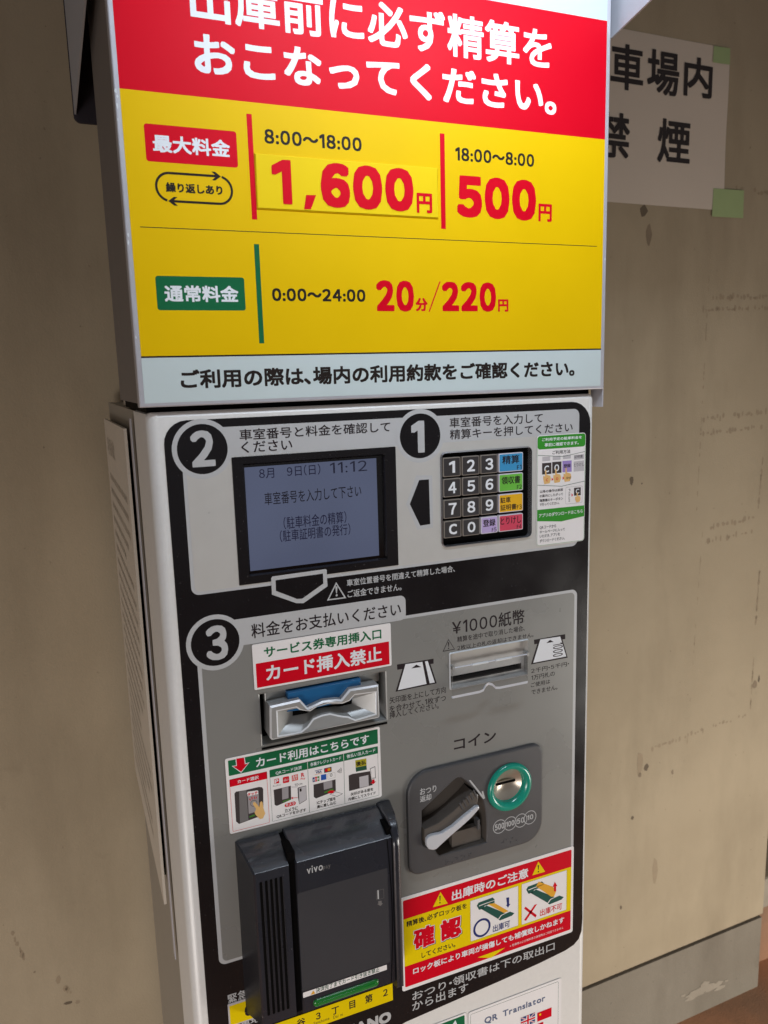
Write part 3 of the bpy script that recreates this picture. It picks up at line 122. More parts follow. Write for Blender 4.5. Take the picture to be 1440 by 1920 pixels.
 'D':[('r','base','sticker',0,3.5,386.08,446.98,-157.17,-40.18),('f','border','leaf2',1,3,0.3,386.58,446.53999999999996,-156.69,-40.959999999999994),('r','header','leaf2',2,3,386.78,446.34,-54.71,-41.16),('p','guide_line','darkgreen',2,[(387.09,-60.36),(418.73,-63.62),(446.13,-60.09),(446.14,-60.49),(418.73,-64.08),(387.09,-60.82)]),('p','guide_line','darkgreen',2,[(386.74,-91.46),(416.77,-95.0),(446.49,-91.79),(446.5,-92.26),(416.77,-95.47),(386.74,-91.92)]),('p','band','leaf2',2,[(386.67,-117.92),(446.42,-118.27),(446.48,-130.12),(417.24,-133.08),(386.75,-129.93)]),('t','lettering','white',3,'ご利用予定の駐車料金を',0.08,392.02,441.82,-46.38,-43.11),('t','lettering','white',3,'事前に確認できます。',0.08,395.28,437.94,-52.22,-48.49),('t','lettering','ink',2,'ご利用方法',0.06,405.0,427.5,-60.83,-56.88),('p','key_drawing','drawdark',2,[(392.35,-69.06),(403.79,-69.19),(403.9,-81.05),(392.44,-80.99)]),('t','lettering','white',3,'C',0.2,395.09,400.89,-78.96,-71.92),('p','hand','skin',4,[(396.11,-76.53),(397.5,-76.3),(398.01,-81.6),(402.52,-82.93),(403.49,-86.31),(401.82,-90.81),(395.22,-91.28),(393.87,-86.23),(393.84,-82.28),(395.93,-83.42)]),('t','lettering','red',5,'C',0.1,396.96,399.84,-88.55,-85.58),('p','key_drawing','drawdark',2,[(404.87,-68.74),(416.44,-68.88),(416.59,-80.81),(404.99,-80.74)]),('t','lettering','white',3,'0',0.2,407.65,413.52,-78.7,-71.62),('p','hand','skin',4,[(408.69,-76.26),(410.09,-76.03),(410.62,-81.36),(415.19,-82.69),(416.18,-86.09),(414.5,-90.62),(407.83,-91.09),(406.45,-86.01),(406.41,-82.03),(408.53,-83.19)]),('t','lettering','red',5,'0',0.1,409.58,412.49,-88.35,-85.36),('p','key_drawing','violet',2,[(417.61,-68.5),(429.31,-68.63),(429.5,-80.63),(417.77,-80.56)]),('p','hand','skin',4,[(421.5,-76.05),(422.92,-75.82),(423.47,-81.18),(428.09,-82.53),(429.1,-85.94),(427.42,-90.5),(420.67,-90.97),(419.26,-85.86),(419.2,-81.86),(421.35,-83.02)]),('t','lettering','ink',3,'登録',0.08,419.26,427.97,-75.87,-71.89),('t','lettering','ink',5,'登録',0.04,422.35,428.95,-88.13,-85.66),('p','pointer','red',3,[(404.33,-85.05),(406.46,-87.07),(404.37,-88.76)]),('p','pointer','red',3,[(418.06,-84.9),(420.22,-86.93),(418.11,-88.64)]),('p','key_drawing','drawlight',1,[(392.69,-62.55),(402.33,-62.67),(402.37,-67.13),(392.72,-67.25)]),('p','key_drawing','drawlight',1,[(405.43,-62.55),(415.18,-62.66),(415.23,-66.82),(405.47,-66.94)]),('p','key_drawing','drawlight',1,[(418.32,-62.47),(428.19,-62.59),(428.25,-66.5),(418.37,-66.63)]),('p','key_drawing','drawlight',1,[(432.18,-63.84),(444.98,-63.01),(445.07,-68.03),(432.26,-68.5)]),('p','key_drawing','drawlight',1,[(431.88,-70.13),(445.1,-69.7),(445.31,-80.78),(432.05,-80.82)]),('t','lettering','ink',2,'証明書',0.03,432.6,443.4,-66.88,-63.21),('t','lettering','ink',2,'とりけし',0.03,432.34,445.34,-75.62,-71.94),('t','lettering','ink',2,'以降の操作は画面',0.05,389.87,418.79,-100.44,-97.45),('t','lettering','ink',2,'の案内にしたがって',0.05,389.67,418.86,-105.1,-102.11),('t','lettering','ink',2,'精算機のキーボタン',0.05,389.7,418.92,-109.98,-106.77),('t','lettering','ink',2,'で行ってください。',0.05,389.73,414.23,-114.26,-111.11),('t','lettering','ink',2,'QRコードから',0.05,389.89,410.54,-139.12,-135.4),('t','lettering','ink',2,'ホームページに入って',0.05,389.93,421.75,-143.41,-140.36),('t','lettering','ink',2,'いただき、アプリを',0.05,389.96,415.42,-148.17,-144.78),('t','lettering','ink',2,'ダウンロードください。',0.05,389.99,421.49,-153.27,-149.87),('t','lettering','white',3,'アプリのダウンロードはこちら',0.08,388.88,444.34,-126.35,-122.16),('f','frame','drawmid',2,1.5,0.2,422.14,443.51,-115.05,-96.78),('p','key_drawing','drawdark',3,[(432.73,-98.31),(441.43,-98.34),(441.58,-106.82),(432.87,-106.75)]),('t','lettering','white',4,'C',0.12,435.04,439.4,-104.76,-99.68),('p','hand','skin',5,[(436.19,-103.66),(437.48,-103.63),(437.87,-107.18),(440.79,-108.25),(441.16,-110.86),(440.25,-113.83),(435.8,-114.12),(434.3,-110.94),(434.33,-107.89),(436.11,-108.38)]),('p','pointer','red',3,[(429.61,-103.78),(431.65,-105.84),(429.67,-107.69)]),('t','lettering','ink',3,'1',0.04,425.56,427.96,-101.18,-98.83),('t','lettering','ink',3,'文',0.04,425.6,428.0,-104.01,-101.65),('t','lettering','ink',3,'字',0.04,425.64,428.04,-106.84,-104.48),('t','lettering','ink',3,'訂',0.04,425.69,428.09,-109.68,-107.32),('t','lettering','ink',3,'正',0.04,425.73,428.13,-112.52,-110.15)],
 'E':[('r','base','sticker',0,3,298.96,424.37,-796.97,-686.86),('f','border','darkgreen',1,2,0.35,301.12,420.25,-794.67,-689.98),('t','lettering','slate',2,'QR Translator',0.3,319.29,401.55,-710.82,-701.21)],
 'uk':[367.82,387.34,-733.21,-719.69],
 'cn':[390.5,410.58,-733.74,-721.82],
 'fl2':[390.6,399.03,-752.04,-736.97],
 'Fs':[('r','base','sticker',0,2.5,225.81,296.14,-746.03,-685.52),('r','green_block','green',1,1.5,228.22,293.74,-744.32,-687.67),('p','pointer','white',2,[(278.22,-694.24),(282.0,-689.68),(283.94,-695.76)])],
 'G':[('r','base','yellow3',0,0,75.03,207.16,-636.27,-615.86),('t','lettering','ink',1,'谷',0.2,100.44,109.58,-628.2,-619.75),('t','lettering','ink',1,'3',0.2,120.93,125.97,-627.69,-619.94),('t','lettering','ink',1,'丁',0.2,138.07,146.1,-628.79,-620.35),('t','lettering','ink',1,'目',0.2,157.61,164.3,-628.97,-619.82),('t','lettering','ink',1,'第',0.2,175.34,183.96,-629.13,-619.27),('t','lettering','ink',1,'2',0.2,195.98,201.39,-627.96,-619.94),('t','lettering','ink',1,'Sanchome',0.01,118.2,135.26,-632.57,-629.14),('t','lettering','ink',1,'Dai ni',0.01,139.65,149.96,-633.51,-629.9)],
 'Gb':[('r','base','drawlight',0,1,32.56,71.22,-601.65,-576.36),('r','field','yellow3',1,0,34.09,71.19,-600.46,-578.86),('t','lettering','ink',2,'0',0.4,48.56,57.31,-596.39,-583.97)],
 'reader':[('r','warning_label','sticker',2,0.5,98.33,185.7,-561.4,-555.77),('t','lettering','darkgreen',3,'決済完了までカード引き抜き禁止',0.06,111.18,177.72,-560.61,-555.49),('p','warning_triangle','amber',3,[(108.56,-556.74),(110.4,-560.78),(105.68,-560.8)]),('t','lettering','lightprint',2,'vivo',0.12,108.18,123.92,-432.97,-425.45),('t','lettering','drawmid',2,'pay',0.03,124.14,131.43,-433.74,-429.33),('r','scan_window','scanglass',1,1.5,97.91,189.53,-554.18,-449.93),('f','card_icon','drawmid',2,0.6,0.25,176.97,185.01,-481.29,-471.16),('p','card_icon','lightprint',2,[(178.26,-470.67),(179.66,-470.95),(179.64,-480.68),(178.23,-480.39)]),('p','card_icon','drawmid',2,[(178.71,-482.87),(182.25,-483.39),(182.44,-486.37),(183.85,-486.66),(180.94,-488.82),(177.5,-485.41),(178.91,-485.71)])],
 'reader_geo':{'top': -419,'bot': -568.9,'l0': 58.57,'l1': 91.24,'r0': 98.93,'r1': 192.04,'grill': [64.28,69.27,73.91,78.44,83.13],'grz': [-428.07,-568.9],'green': [107.9,176.37,-574.45,-566.76]},
 'coin':{'plate': [228.67,393.88,-495.41,-378.89],'pocket': [[243.87,-422.32],[284.33,-395.28],[287.85,-394.58],[291.51,-395.6],[297.07,-400.29],[309.89,-415.75],[318.33,-427.97],[321.54,-441.37],[323.09,-457.61],[322.6,-480.64],[263.81,-480.62],[259.92,-476.7],[257.7,-469.06],[248.32,-466.46],[244.5,-463.08],[243.09,-456.53]],'lever': [[246.2,-456.6],[246.76,-452.14],[248.99,-450.12],[252.6,-449.24],[264.38,-449.92],[277.18,-445.55],[291.76,-437.2],[305.66,-430.28],[309.26,-430.72],[309.23,-433.53],[299.83,-441.3],[290.01,-447.36],[273.8,-456.32],[262.55,-463.4],[257.75,-466.43],[253.81,-466.43],[249.15,-464.37],[246.58,-460.57]],'ring': [322.71,378.69,-448.76,-393.56],'ringin': [331.34,367.42,-437.93,-400.44],'slot': [[332.18,-417.25],[362.1,-417.33],[362.61,-420.16],[332.5,-420.0]],'circ': [[337.84,-465.18],[351.47,-465.07],[365.25,-465.13],[377.1,-464.47]],'arrow': [[300.29,-401.36],[302.39,-401.55],[316.89,-422.61],[315.94,-418.0],[317.59,-417.93],[319.99,-427.13],[317.67,-427.5]]},
 'cointext':[('t','lettering','lightprint',2,'おつり',0.15,242.84,261.84,-404.65,-397.14),('t','lettering','lightprint',2,'返却',0.15,242.67,255.8,-412.66,-405.59),('t','lettering','lightprint',2,'500',0.22,331.94,343.78,-468.7,-461.49),('t','lettering','lightprint',2,'100',0.22,346.34,356.62,-468.3,-461.85),('t','lettering','lightprint',2,'50',0.22,360.06,369.6,-468.28,-461.8),('t','lettering','lightprint',2,'10',0.22,373.6,381.31,-467.24,-461.22)],
 'ticket':{'hole': [81.0,210.98,-316.87,-263.51],'outer': [[89.18,-274.48],[118.51,-273.48],[125.54,-283.34],[131.63,-281.7],[140.91,-279.23],[154.41,-280.13],[159.4,-281.38],[168.42,-272.71],[198.63,-273.4],[198.92,-306.46],[197.52,-307.95],[89.63,-308.24],[87.74,-305.71]],'inner': [[96.25,-280.77],[114.3,-280.55],[117.6,-283.61],[127.88,-287.08],[135.05,-283.8],[147.85,-282.87],[160.67,-285.67],[167.98,-284.19],[173.27,-279.41],[194.95,-280.62],[194.23,-302.55],[173.07,-304.45],[165.92,-299.78],[158.74,-297.6],[147.43,-292.86],[138.89,-292.87],[130.33,-294.72],[124.41,-301.37],[117.22,-305.59],[95.93,-304.64]],'blue': [[108.61,-267.44],[182.73,-266.63],[183.12,-276.28],[171.53,-287.38],[129.37,-287.95],[107.62,-286.53]]},
 'bill':{'hole': [281.95,375.65,-296.92,-258.2],'slot': [284.79,370.7,-291.87,-285.24],'flaptop': [284.41,374.19,-273.98,-273.4],'flapbot': [[275.55,-296.78],[277.85,-301.48],[312.96,-301.07],[321.64,-294.72],[332.82,-300.81],[368.47,-300.72],[368.2,-297.53]],'rods': [[306.07,-274.12],[324.94,-273.61],[334.36,-273.62],[353.45,-273.4]]},
 'keypad':{'frame': [274.45,380.51,-146.44,-50.31],'well': [275.8,379.1,-145.76,-50.73],'cols': [[277.53,297.03],[298.61,318.27],[319.65,339.3],[340.79,369.65]],'rows': [[-56.03,-75.19],[-77.02,-95.5],[-97.98,-117.07],[-119.57,-136.95]]},
 'blackbottom':[[453.91,-592.0],[453.83,-618.45],[452.77,-634.11],[449.09,-643.61],[441.9,-649.24],[430.14,-652.75],[392.83,-657.25],[338.82,-661.69],[287.07,-665.09],[221.36,-669.69],[218.5,-670.52]],
 'blacktop':{'top': -6.36,'left': 13.2,'right': 453.3},
}
# ---------------------------------------------------------------- mesh helpers
class MB:
    def __init__(s): s.v=[]; s.f=[]; s.m=[]; s.mats=[]
    def mi(s,m):
        if m not in s.mats: s.mats.append(m)
        return s.mats.index(m)
    def add(s,v,f,m):
        o=len(s.v); s.v+=v; s.f+=[tuple(i+o for i in q) for q in f]; s.m+=[s.mi(m)]*len(f)
    def box(s,x0,x1,y0,y1,z0,z1,m,cut=0):
        s.prism([(x0,z0),(x1,z0),(x1,z1),(x0,z1)],y0,y1,m) if not cut else s.bev(rrect(x0,x1,z0,z1,cut,2),y0,y1,cut*.6,m)
    def prism(s,pts,yf,yb,m,holes=(),back=False,mside=None):
        """outline in (x,z); front at depth yf, sides back to yb; real holes"""
        loops=[[Vector((p[0],p[1],0)) for p in pts]]+[[Vector((p[0],p[1],0)) for p in h] for h in holes]
        flat=[p for l in loops for p in l]; tri=tessellate_polygon(loops)
        v=[(p.x,yf,p.y) for p in flat]
        f=[]
        for t in tri:
            a,b,c=(flat[i] for i in t)
            f.append(t if (b-a).cross(c-a).z>0 else t[::-1])
        s.add(v,f,m)
        if back and yb!=yf:
            s.add([(p.x,yb,p.y) for p in flat],[t[::-1] for t in f],m)
        if yb!=yf:
            for l in loops:
                n=len(l); s.add([(p.x,yf,p.y) for p in l]+[(p.x,yb,p.y) for p in l],[(i,(i+1)%n,n+(i+1)%n,n+i) for i in range(n)],mside or m)
    def bev(s,pts,yf,yb,b,m,holes=(),mside=None):
        """prism with a chamfered front rim of b"""
        ins=inset(pts,b); n=len(pts); s.prism(ins,yf,yf,m,holes)
        mid=inset(pts,b*.3)
        A=[(p[0],yf,p[1]) for p in ins]; B=[(p[0],yf+b*.3,p[1]) for p in mid]; C=[(p[0],yf+b,p[1]) for p in pts]; D_=[(p[0],yb,p[1]) for p in pts]
        for P_,Q_ in ((A,B),(B,C),(C,D_)): s.add(P_+Q_,[(i,(i+1)%n,n+(i+1)%n,n+i) for i in range(n)],mside or m)
    def strip(s,A,B,m,close=False):
        n=len(A); s.add(list(A)+list(B),[(i,(i+1)%n,n+(i+1)%n,n+i) for i in range(n if close else n-1)],m)
    def cyl(s,a,b,r,m,n=12):
        a=Vector(a);b=Vector(b);d=(b-a).normalized();u=d.orthogonal().normalized();w=d.cross(u)
        A=[tuple(a+(u*math.cos(t)+w*math.sin(t))*r) for t in (2*math.pi*i/n for i in range(n))];B=[tuple(b+(Vector(p)-a)) for p in A]
        s.strip(A,B,m,True); s.add(A,[tuple(range(n))],m); s.add(B,[tuple(range(n))],m)
    def build(s,name,parent=None,smooth=None,label=None):
        me=bpy.data.meshes.new(name); me.from_pydata([(x*S,y*S,z*S) for x,y,z in s.v],[],s.f)
        for m in s.mats: me.materials.append(MAT[m])
        me.polygons.foreach_set('material_index',s.m); me.update()
        o=bpy.data.objects.new(name,me); COL.objects.link(o)
        if smooth:
            import bmesh
            bm=bmesh.new(); bm.from_mesh(me); bmesh.ops.remove_doubles(bm,verts=bm.verts,dist=1e-6); bm.to_mesh(me); bm.free()
            me.polygons.foreach_set('use_smooth',[True]*len(me.polygons)); me.set_sharp_from_angle(angle=math.radians(smooth))
        if parent: o.parent=parent
        if label: o['label']=label
        return o
def rrect(x0,x1,z0,z1,r,n=5):
    if r<=0: return [(x0,z0),(x1,z0),(x1,z1),(x0,z1)]
    r=min(r,(x1-x0)/2.01,(z1-z0)/2.01); P=[]
    for cx,cz,a in ((x0+r,z0+r,180),(x1-r,z0+r,270),(x1-r,z1-r,0),(x0+r,z1-r,90)):
        for i in range(n+1):
            t=math.radians(a+90*i/n); P.append((cx+r*math.cos(t),cz+r*math.sin(t)))
    return P
def ell(x0,x1,z0,z1,n=40,k=1):
    cx,cz=(x0+x1)/2,(z0+z1)/2; return [(cx+(x1-x0)/2*k*math.cos(2*math.pi*i/n),cz+(z1-z0)/2*k*math.sin(2*math.pi*i/n)) for i in range(n)]
def area2(p): return sum(p[i][0]*p[(i+1)%len(p)][1]-p[(i+1)%len(p)][0]*p[i][1] for i in range(len(p)))
def inset(p,d):
    n=len(p); sg=1 if area2(p)>0 else -1; out=[]
    for i in range(n):
        a,b,c=Vector(p[i-1]),Vector(p[i]),Vector(p[(i+1)%n]); u=(b-a); w=(c-b)
        if u.length<1e-6 or w.length<1e-6: out.append(tuple(b)); continue
        u.normalize(); w.normalize(); n1=Vector((-u.y,u.x))*sg; n2=Vector((-w.y,w.x))*sg; m=n1+n2
        if m.length<1e-4: out.append(tuple(b)); continue
        m.normalize(); k=min(2.0,1/max(.3,m.dot(n1))); q=b+m*d*k; out.append((q.x,q.y))
    return out
# ---------------------------------------------------------------- lettering
FW={c:chr(0xFF10+i) for i,c in enumerate('0123456789')}; FW.update({'(':'（',')':'）','¥':'￥'})
def collect():
    ch=set('禁煙内場車駐利用約款 第条')
    for v in D.values():
        if isinstance(v,list):
            for e in v:
                if isinstance(e,tuple) and e[0]=='t': ch|=set(e[4])
    return ch|set('1234567890C')|set('精算領収書駐車証明とりけし登録F')
GL={}
def load_glyphs():
    obs=[]
    for c in sorted(collect()):
        if c.isspace(): continue
        cu=bpy.data.curves.new('glyph','FONT'); cu.body=FW.get(c,c); cu.resolution_u=3; o=bpy.data.objects.new('glyph',cu); COL.objects.link(o); obs.append((c,o,cu))
    dg=bpy.context.evaluated_depsgraph_get(); dg.update()
    for c,o,cu in obs:
        me=o.evaluated_get(dg).to_mesh(); v=[(p.co.x,p.co.y) for p in me.vertices]; f=[tuple(p.vertices) for p in me.polygons]
        if v:
            xs=[p[0] for p in v]; GL[c]=(v,f,min(xs),max(xs))
        o.evaluated_get(dg).to_mesh_clear()
    for c,o,cu in obs: bpy.data.objects.remove(o); bpy.data.curves.remove(cu)
PROP=set('0123456789:()¥、。・')
def own_digits():
    # sign-style figure one: a plain stem with a flag
    GL['1']=([(.17,0),(.27,0),(.27,.75),(.19,.75),(.0,.63),(.0,.53),(.17,.63)],[(0,1,2,3,6),(3,4,5,6)],0,.27)
def layout(s):
    V=[];F=[];x=0
    for c in s:
        if c.isspace() or c not in GL: x+=.5; continue
        v,f,a,b=GL[c]
        if c in PROP or ord(c)<0x250:
            gap=.09 if c.isdigit() else .07
            if c in '、。': gap=.02
            off=x+gap-a; adv=(b-a)+2*gap+(.12 if c in '、。' else 0)
        else: off=x-0.0; adv=1.0
        o=len(V); V+=[(p[0]+off,p[1]) for p in v]; F+=[tuple(i+o for i in q) for q in f]; x+=adv
    return V,F
def glyphs_into(mb,s,m,bold,x0,x1,z0,z1,y,rot=0,step=.0015):
    V,F=layout(s)
    if not V: return
    if rot: V=[(p[1],-p[0]) for p in V]
    a,b=min(p[0] for p in V),max(p[0] for p in V); c,d=min(p[1] for p in V),max(p[1] for p in V)
    r=bold; sx=(x1-x0-2*r)/max(1e-6,b-a); sz=(z1-z0-2*r)/max(1e-6,d-c)
    base=[(x0+r+(p[0]-a)*sx,z0+r+(p[1]-c)*sz) for p in V]
    n=0 if r<=.04 else (4 if r<.12 else (8 if r<.8 else 12))
    q=r*.94   # square pen: keeps the corners of the strokes sharp
    offs=[(0,0)]+([(q,q),(-q,q),(q,-q),(-q,-q)] if n else [])+([(r,0),(-r,0),(0,r),(0,-r)] if n>4 else [])
    if r>=1.3: offs+=[(q,r*.5),(q,-r*.5),(-q,r*.5),(-q,-r*.5),(r*.5,q),(-r*.5,q),(r*.5,-q),(-r*.5,-q),(r*.5,r*.5),(-r*.5,-r*.5),(r*.5,-r*.5),(-r*.5,r*.5)]
    for k,(dx,dz) in enumerate(offs): mb.add([(p[0]+dx,y-step*k,p[1]+dz) for p in base],F,m)
def draw(group,parent,y,holes=(),lift=.12,joinprint=None,skip=()):
    """flat print and cut sheets, each on its own layer just proud of the one below"""
    for e in D[group]:
        k,name,m,ly=e[:4]; yy=y-lift*ly
        if name in skip: continue
        mb=MB()
        if k=='t': glyphs_into(mb,e[4],m,e[5],*e[6:10],yy,rot=(e[10] if len(e)>10 else 0))
        elif k=='r':
            r,x0,x1,z0,z1=e[4:]; o=rrect(x0,x1,z0,z1,r)
            hs=[h for h in holes if all(x0<p[0]<x1 and z0<p[1]<z1 for p in h)]
            mb.prism(o,yy,yy+(.25 if name=='base' else 0),m,hs)
        elif k=='f':
            r,w,x0,x1,z0,z1=e[4:]; mb.prism(rrect(x0,x1,z0,z1,r),yy,yy,m,[rrect(x0+w,x1-w,z0+w,z1-w,max(0,r-w))])
        elif k=='p': mb.prism(e[4],yy,yy,m)
        elif k=='e':
            w,x0,x1,z0,z1=e[4:]; mb.prism(ell(x0,x1,z0,z1),yy,yy,m,[ell(x0+w,x1-w,z0+w,z1-w)] if w else [])
        if name=='base': base=mb; continue
        mb.build(name,parent)
def tag(o,label,cat,group=None):
    o['label']=label; o['category']=cat
    if group: o['group']=group
def empty(name,loc):
    o=bpy.data.objects.new(name,None); COL.objects.link(o); o.location=loc; o.empty_display_size=.1; return o
load_glyphs(); own_digits()
# ================================================================= setting
g=MB(); g.add([(-6000,-6000,0),(6000,-6000,0),(6000,6000,0),(-6000,6000,0)],[(0,1,2,3)],'groundmat')
o=g.build('ground'); o['kind']='structure'
WR=Matrix.Rotation(math.radians(1.2),4,'Z')       # the wall stands a degree off the machine's back
wall=empty('concrete_wall',(.95,.56,0)); wall.rotation_euler=(0,0,math.radians(1.2)); tag(wall,'beige painted concrete wall with a grooved joint over a grey plinth, behind the payment machine','wall')
WL,WRt=-2400,482      # wall extent about its origin
zj=H*1000-1319
w=MB(); w.prism([(WL,zj+6),(WRt,zj+6),(WRt,3000),(WL,3000)],0,120,'wallpaint',back=True); w.build('wall_face',wall)
w=MB(); w.box(WL,WRt,10,120,zj-6,zj+6,'groove'); w.build('joint_groove',wall)
w=MB(); w.prism([(WL,-20),(WRt,-20),(WRt,zj-6),(WL,zj-6)],2,120,'plinthpaint',back=True); w.build('plinth',wall)
# stains: dashes of old glue round panels that once hung here, and chipped specks
st=MB(); HM=H*1000
def dash(x0,z0,x1,z1,m='stain',dens=.75,wd=5):
    L=math.hypot(x1-x0,z1-z0); n=int(L/9)
    for i in range(n):
        if random.random()>dens: continue
        t=(i+random.random()*.7)/n; cx=x0+(x1-x0)*t-950; cz=z0+(z1-z0)*t+HM+random.uniform(-3,3); a=random.uniform(2,6);b=random.uniform(wd*.3,wd)
        if abs(z1-z0)>abs(x1-x0): a,b=b*.6,a*1.6
        k=random.randint(5,8); P_=[(cx+a*random.uniform(.6,1.2)*math.cos(2*math.pi*j/k),cz+b*random.uniform(.6,1.2)*math.sin(2*math.pi*j/k)) for j in range(k)]
        st.prism(P_,-.25,-.25,m)
for q in ((1180,160,1380,166),(1150,137,1380,142),(1160,-84,1350,-76),(1160,-114,1340,-108),(1200,-316,1335,-306),(1190,-345,1330,-338),(1230,373,1400,366)): dash(*q,m='stainlight',dens=.8,wd=8)
for q in ((1168,230,1160,-280),(1180,-300,1160,-800)): dash(*q,m='stainlight',dens=.35,wd=3)
for q in ((1346,-170,1340,-290),(1355,-430,1352,-560),(1352,-640,1350,-760)): dash(*q,m='stainlight',dens=.95,wd=7)
for q in ((1060,-790,1340,-770),(-150,-900,-120,-960),(-205,-800,-190,-860)): dash(*q,m='stainlight',dens=.8,wd=7)
o=st.build('stain_marks',wall); o['kind']='stuff'
sp=MB()
def blot(x,z,rx,rz,m='speck'):
    k=9; sp.prism([(x-950+rx*random.uniform(.7,1.2)*math.cos(2*math.pi*j/k),z+HM+rz*random.uniform(.7,1.2)*math.sin(2*math.pi*j/k)) for j in range(k)],-.3,-.3,m)
for q in ((996,318,9,11),(1010,276,7,19,'stain'),(983,-196,5,10),(1010,-205,2,2),(1360,-700,8,9,'stain'),(1372,-690,3,9),(1045,-830,7,8),(1028,-845,5,6,'stain'),(1026,-815,9,26,'stainlight'),(1120,-860,4,6,'stain'),(1010,-940,4,5),(-137,-952,7,3),(-180,-880,2,2,'stain'),(1080,-1090,8,35,'stainlight'),(985,-1150,3,5)): blot(*q)
o=sp.build('stain_marks',wall); o['kind']='stuff'
# chipped patch on the plinth
pc=MB()
for (bx,bz,ra,rb) in ((288,-1456,46,11),(330,-1462,34,9),(262,-1466,22,6),(352,-1474,20,5),(300,-1444,14,8),(232,-1450,8,3),(372,-1462,7,3)):
    k=18; pc.prism([(bx+ra*random.uniform(.72,1.15)*math.cos(2*math.pi*j/k),HM+bz+rb*random.uniform(.6,1.3)*math.sin(2*math.pi*j/k)) for j in range(k)],1.5-random.uniform(0,.4),1.5,'patchmat')
pc.build('chipped_patch',wall)
# beyond the corner
cb=MB(); cb.box(WRt+2,WRt+700,130,420,-20,HM-1345,'darkgap'); cb.bev(rrect(WRt+6,WRt+400,HM-1345,HM-1262,10),40,200,6,'patchmat'); cb.prism([(WRt+6,-10),(WRt+400,-10),(WRt+400,HM-1347),(WRt+6,HM-1347)],60,120,'groundmat')
corner=cb.build('kerb_block',None); corner.location=(.95,.56,0); corner.rotation_euler=wall.rotation_euler; tag(corner,'pale rounded kerb block past the end of the beige wall','kerb block')
pp=MB(); pp.cyl((WRt+26,70,HM-1262),(WRt+26,70,2600),11,'stain',14); pp.build  # drain pipe in the corner
pipe=pp.build('drain_pipe'); pipe.location=corner.location; pipe.rotation_euler=wall.rotation_euler; tag(pipe,'thin brown vertical pipe at the far end of the beige wall','pipe')
rb=MB(); rb.box(WRt+2,WRt+900,160,260,HM-1262,3000,'wallpaint'); r_=rb.build('return_wall'); r_.location=corner.location; r_.rotation_euler=wall.rotation_euler; tag(r_,'set back beige wall beyond the vertical pipe','wall')
# paper notice on the wall
note=empty('paper_notice',(.95,.56,0)); note.rotation_euler=wall.rotation_euler; tag(note,'white no smoking paper notice taped to the beige wall with green tape','notice')
nx0,nx1,nz0,nz1=-170,246,HM+329,HM+626
n_=MB(); 
rows=[[(nx0+(nx1-nx0)*i/24,-1.4-.4*math.sin(i*.35+j*.5)-.5*math.sin(j*.9)*(i/24),nz0+(nz1-nz0)*j/12) for i in range(25)] for j in range(13)]
for j in range(12):
    n_.add(rows[j]+rows[j+1],[(i,i+1,25+i+1,25+i) for i in range(24)],'paper')
n_.build('sheet',note,smooth=60)
for ch,x0,x1,z0,z1 in (('車',-41,34,524,601),('場',43,120,525,601),('内',132,203,530,600),('禁',-66,6,406,484),('煙',73,153,407,485),('駐',-127,-52,524,601)):
    t_=MB(); glyphs_into(t_,ch,'paperink',1.6,x0,x1,HM+z0,HM+z1,-2.45,step=.004); t_.build('lettering',note)
for x,z,wx,wz in ((224,611,44,30),(258,343,84,54)):
    t_=MB(); t_.prism([(x-wx/2,z+HM-wz/2),(x+wx/2,z+HM-wz/2+1),(x+wx/2-1,z+HM+wz/2),(x-wx/2+1,z+HM+wz/2-1)],-2.7,-2.7,'tape'); t_.build('green_tape',note)
# ================================================================= the machine
M=empty('payment_machine',(0,0,H)); tag(M,'silver parking payment machine with red and yellow fee board above keypad, screen and slots','payment machine')
B0=-H*1000
SO=lambda pts,z=0:pts
lcdf=D['frames']['bezel']; kw=D['keypad']['well']; th=D['ticket']['hole']; bh=D['bill']['hole']
h_lcd=rrect(*lcdf,.6,2); h_key=rrect(*kw,4.5,5); h_tic=rrect(*th,1,2); h_bil=rrect(*bh,1,2)
pocket=D['coin']['pocket']
cp=D['coin']['plate']; h_coin=inset(pocket,-1.0)
_r=D['coin']['ringin']; h_inl=ell((_r[0]+_r[1])/2-18.8,(_r[0]+_r[1])/2+18.8,(_r[2]+_r[3])/2-18.8,(_r[2]+_r[3])/2+18.8,32)
HO=[h_lcd,h_key,h_tic,h_bil,h_coin,h_inl]
# cabinet body and door
c=MB(); c.box(3,457,110.5,515,B0+4,-2,'graypaint'); c.box(6,454,106,110.5,B0+6,-6,'darkgap'); c.build('cabinet',M)
d=MB(); R_=9.0; Z0=B0+60
def door_profile(x):  # rounded vertical edges
    pass
body=rrect(0,460,Z0,0,3,3)
prof=[(0,106),(0,R_)]+[(R_-R_*math.cos(t),R_-R_*math.sin(t)) for t in (math.radians(a) for a in (15,30,45,60,75))]+[(R_,0)]
n=len(prof)
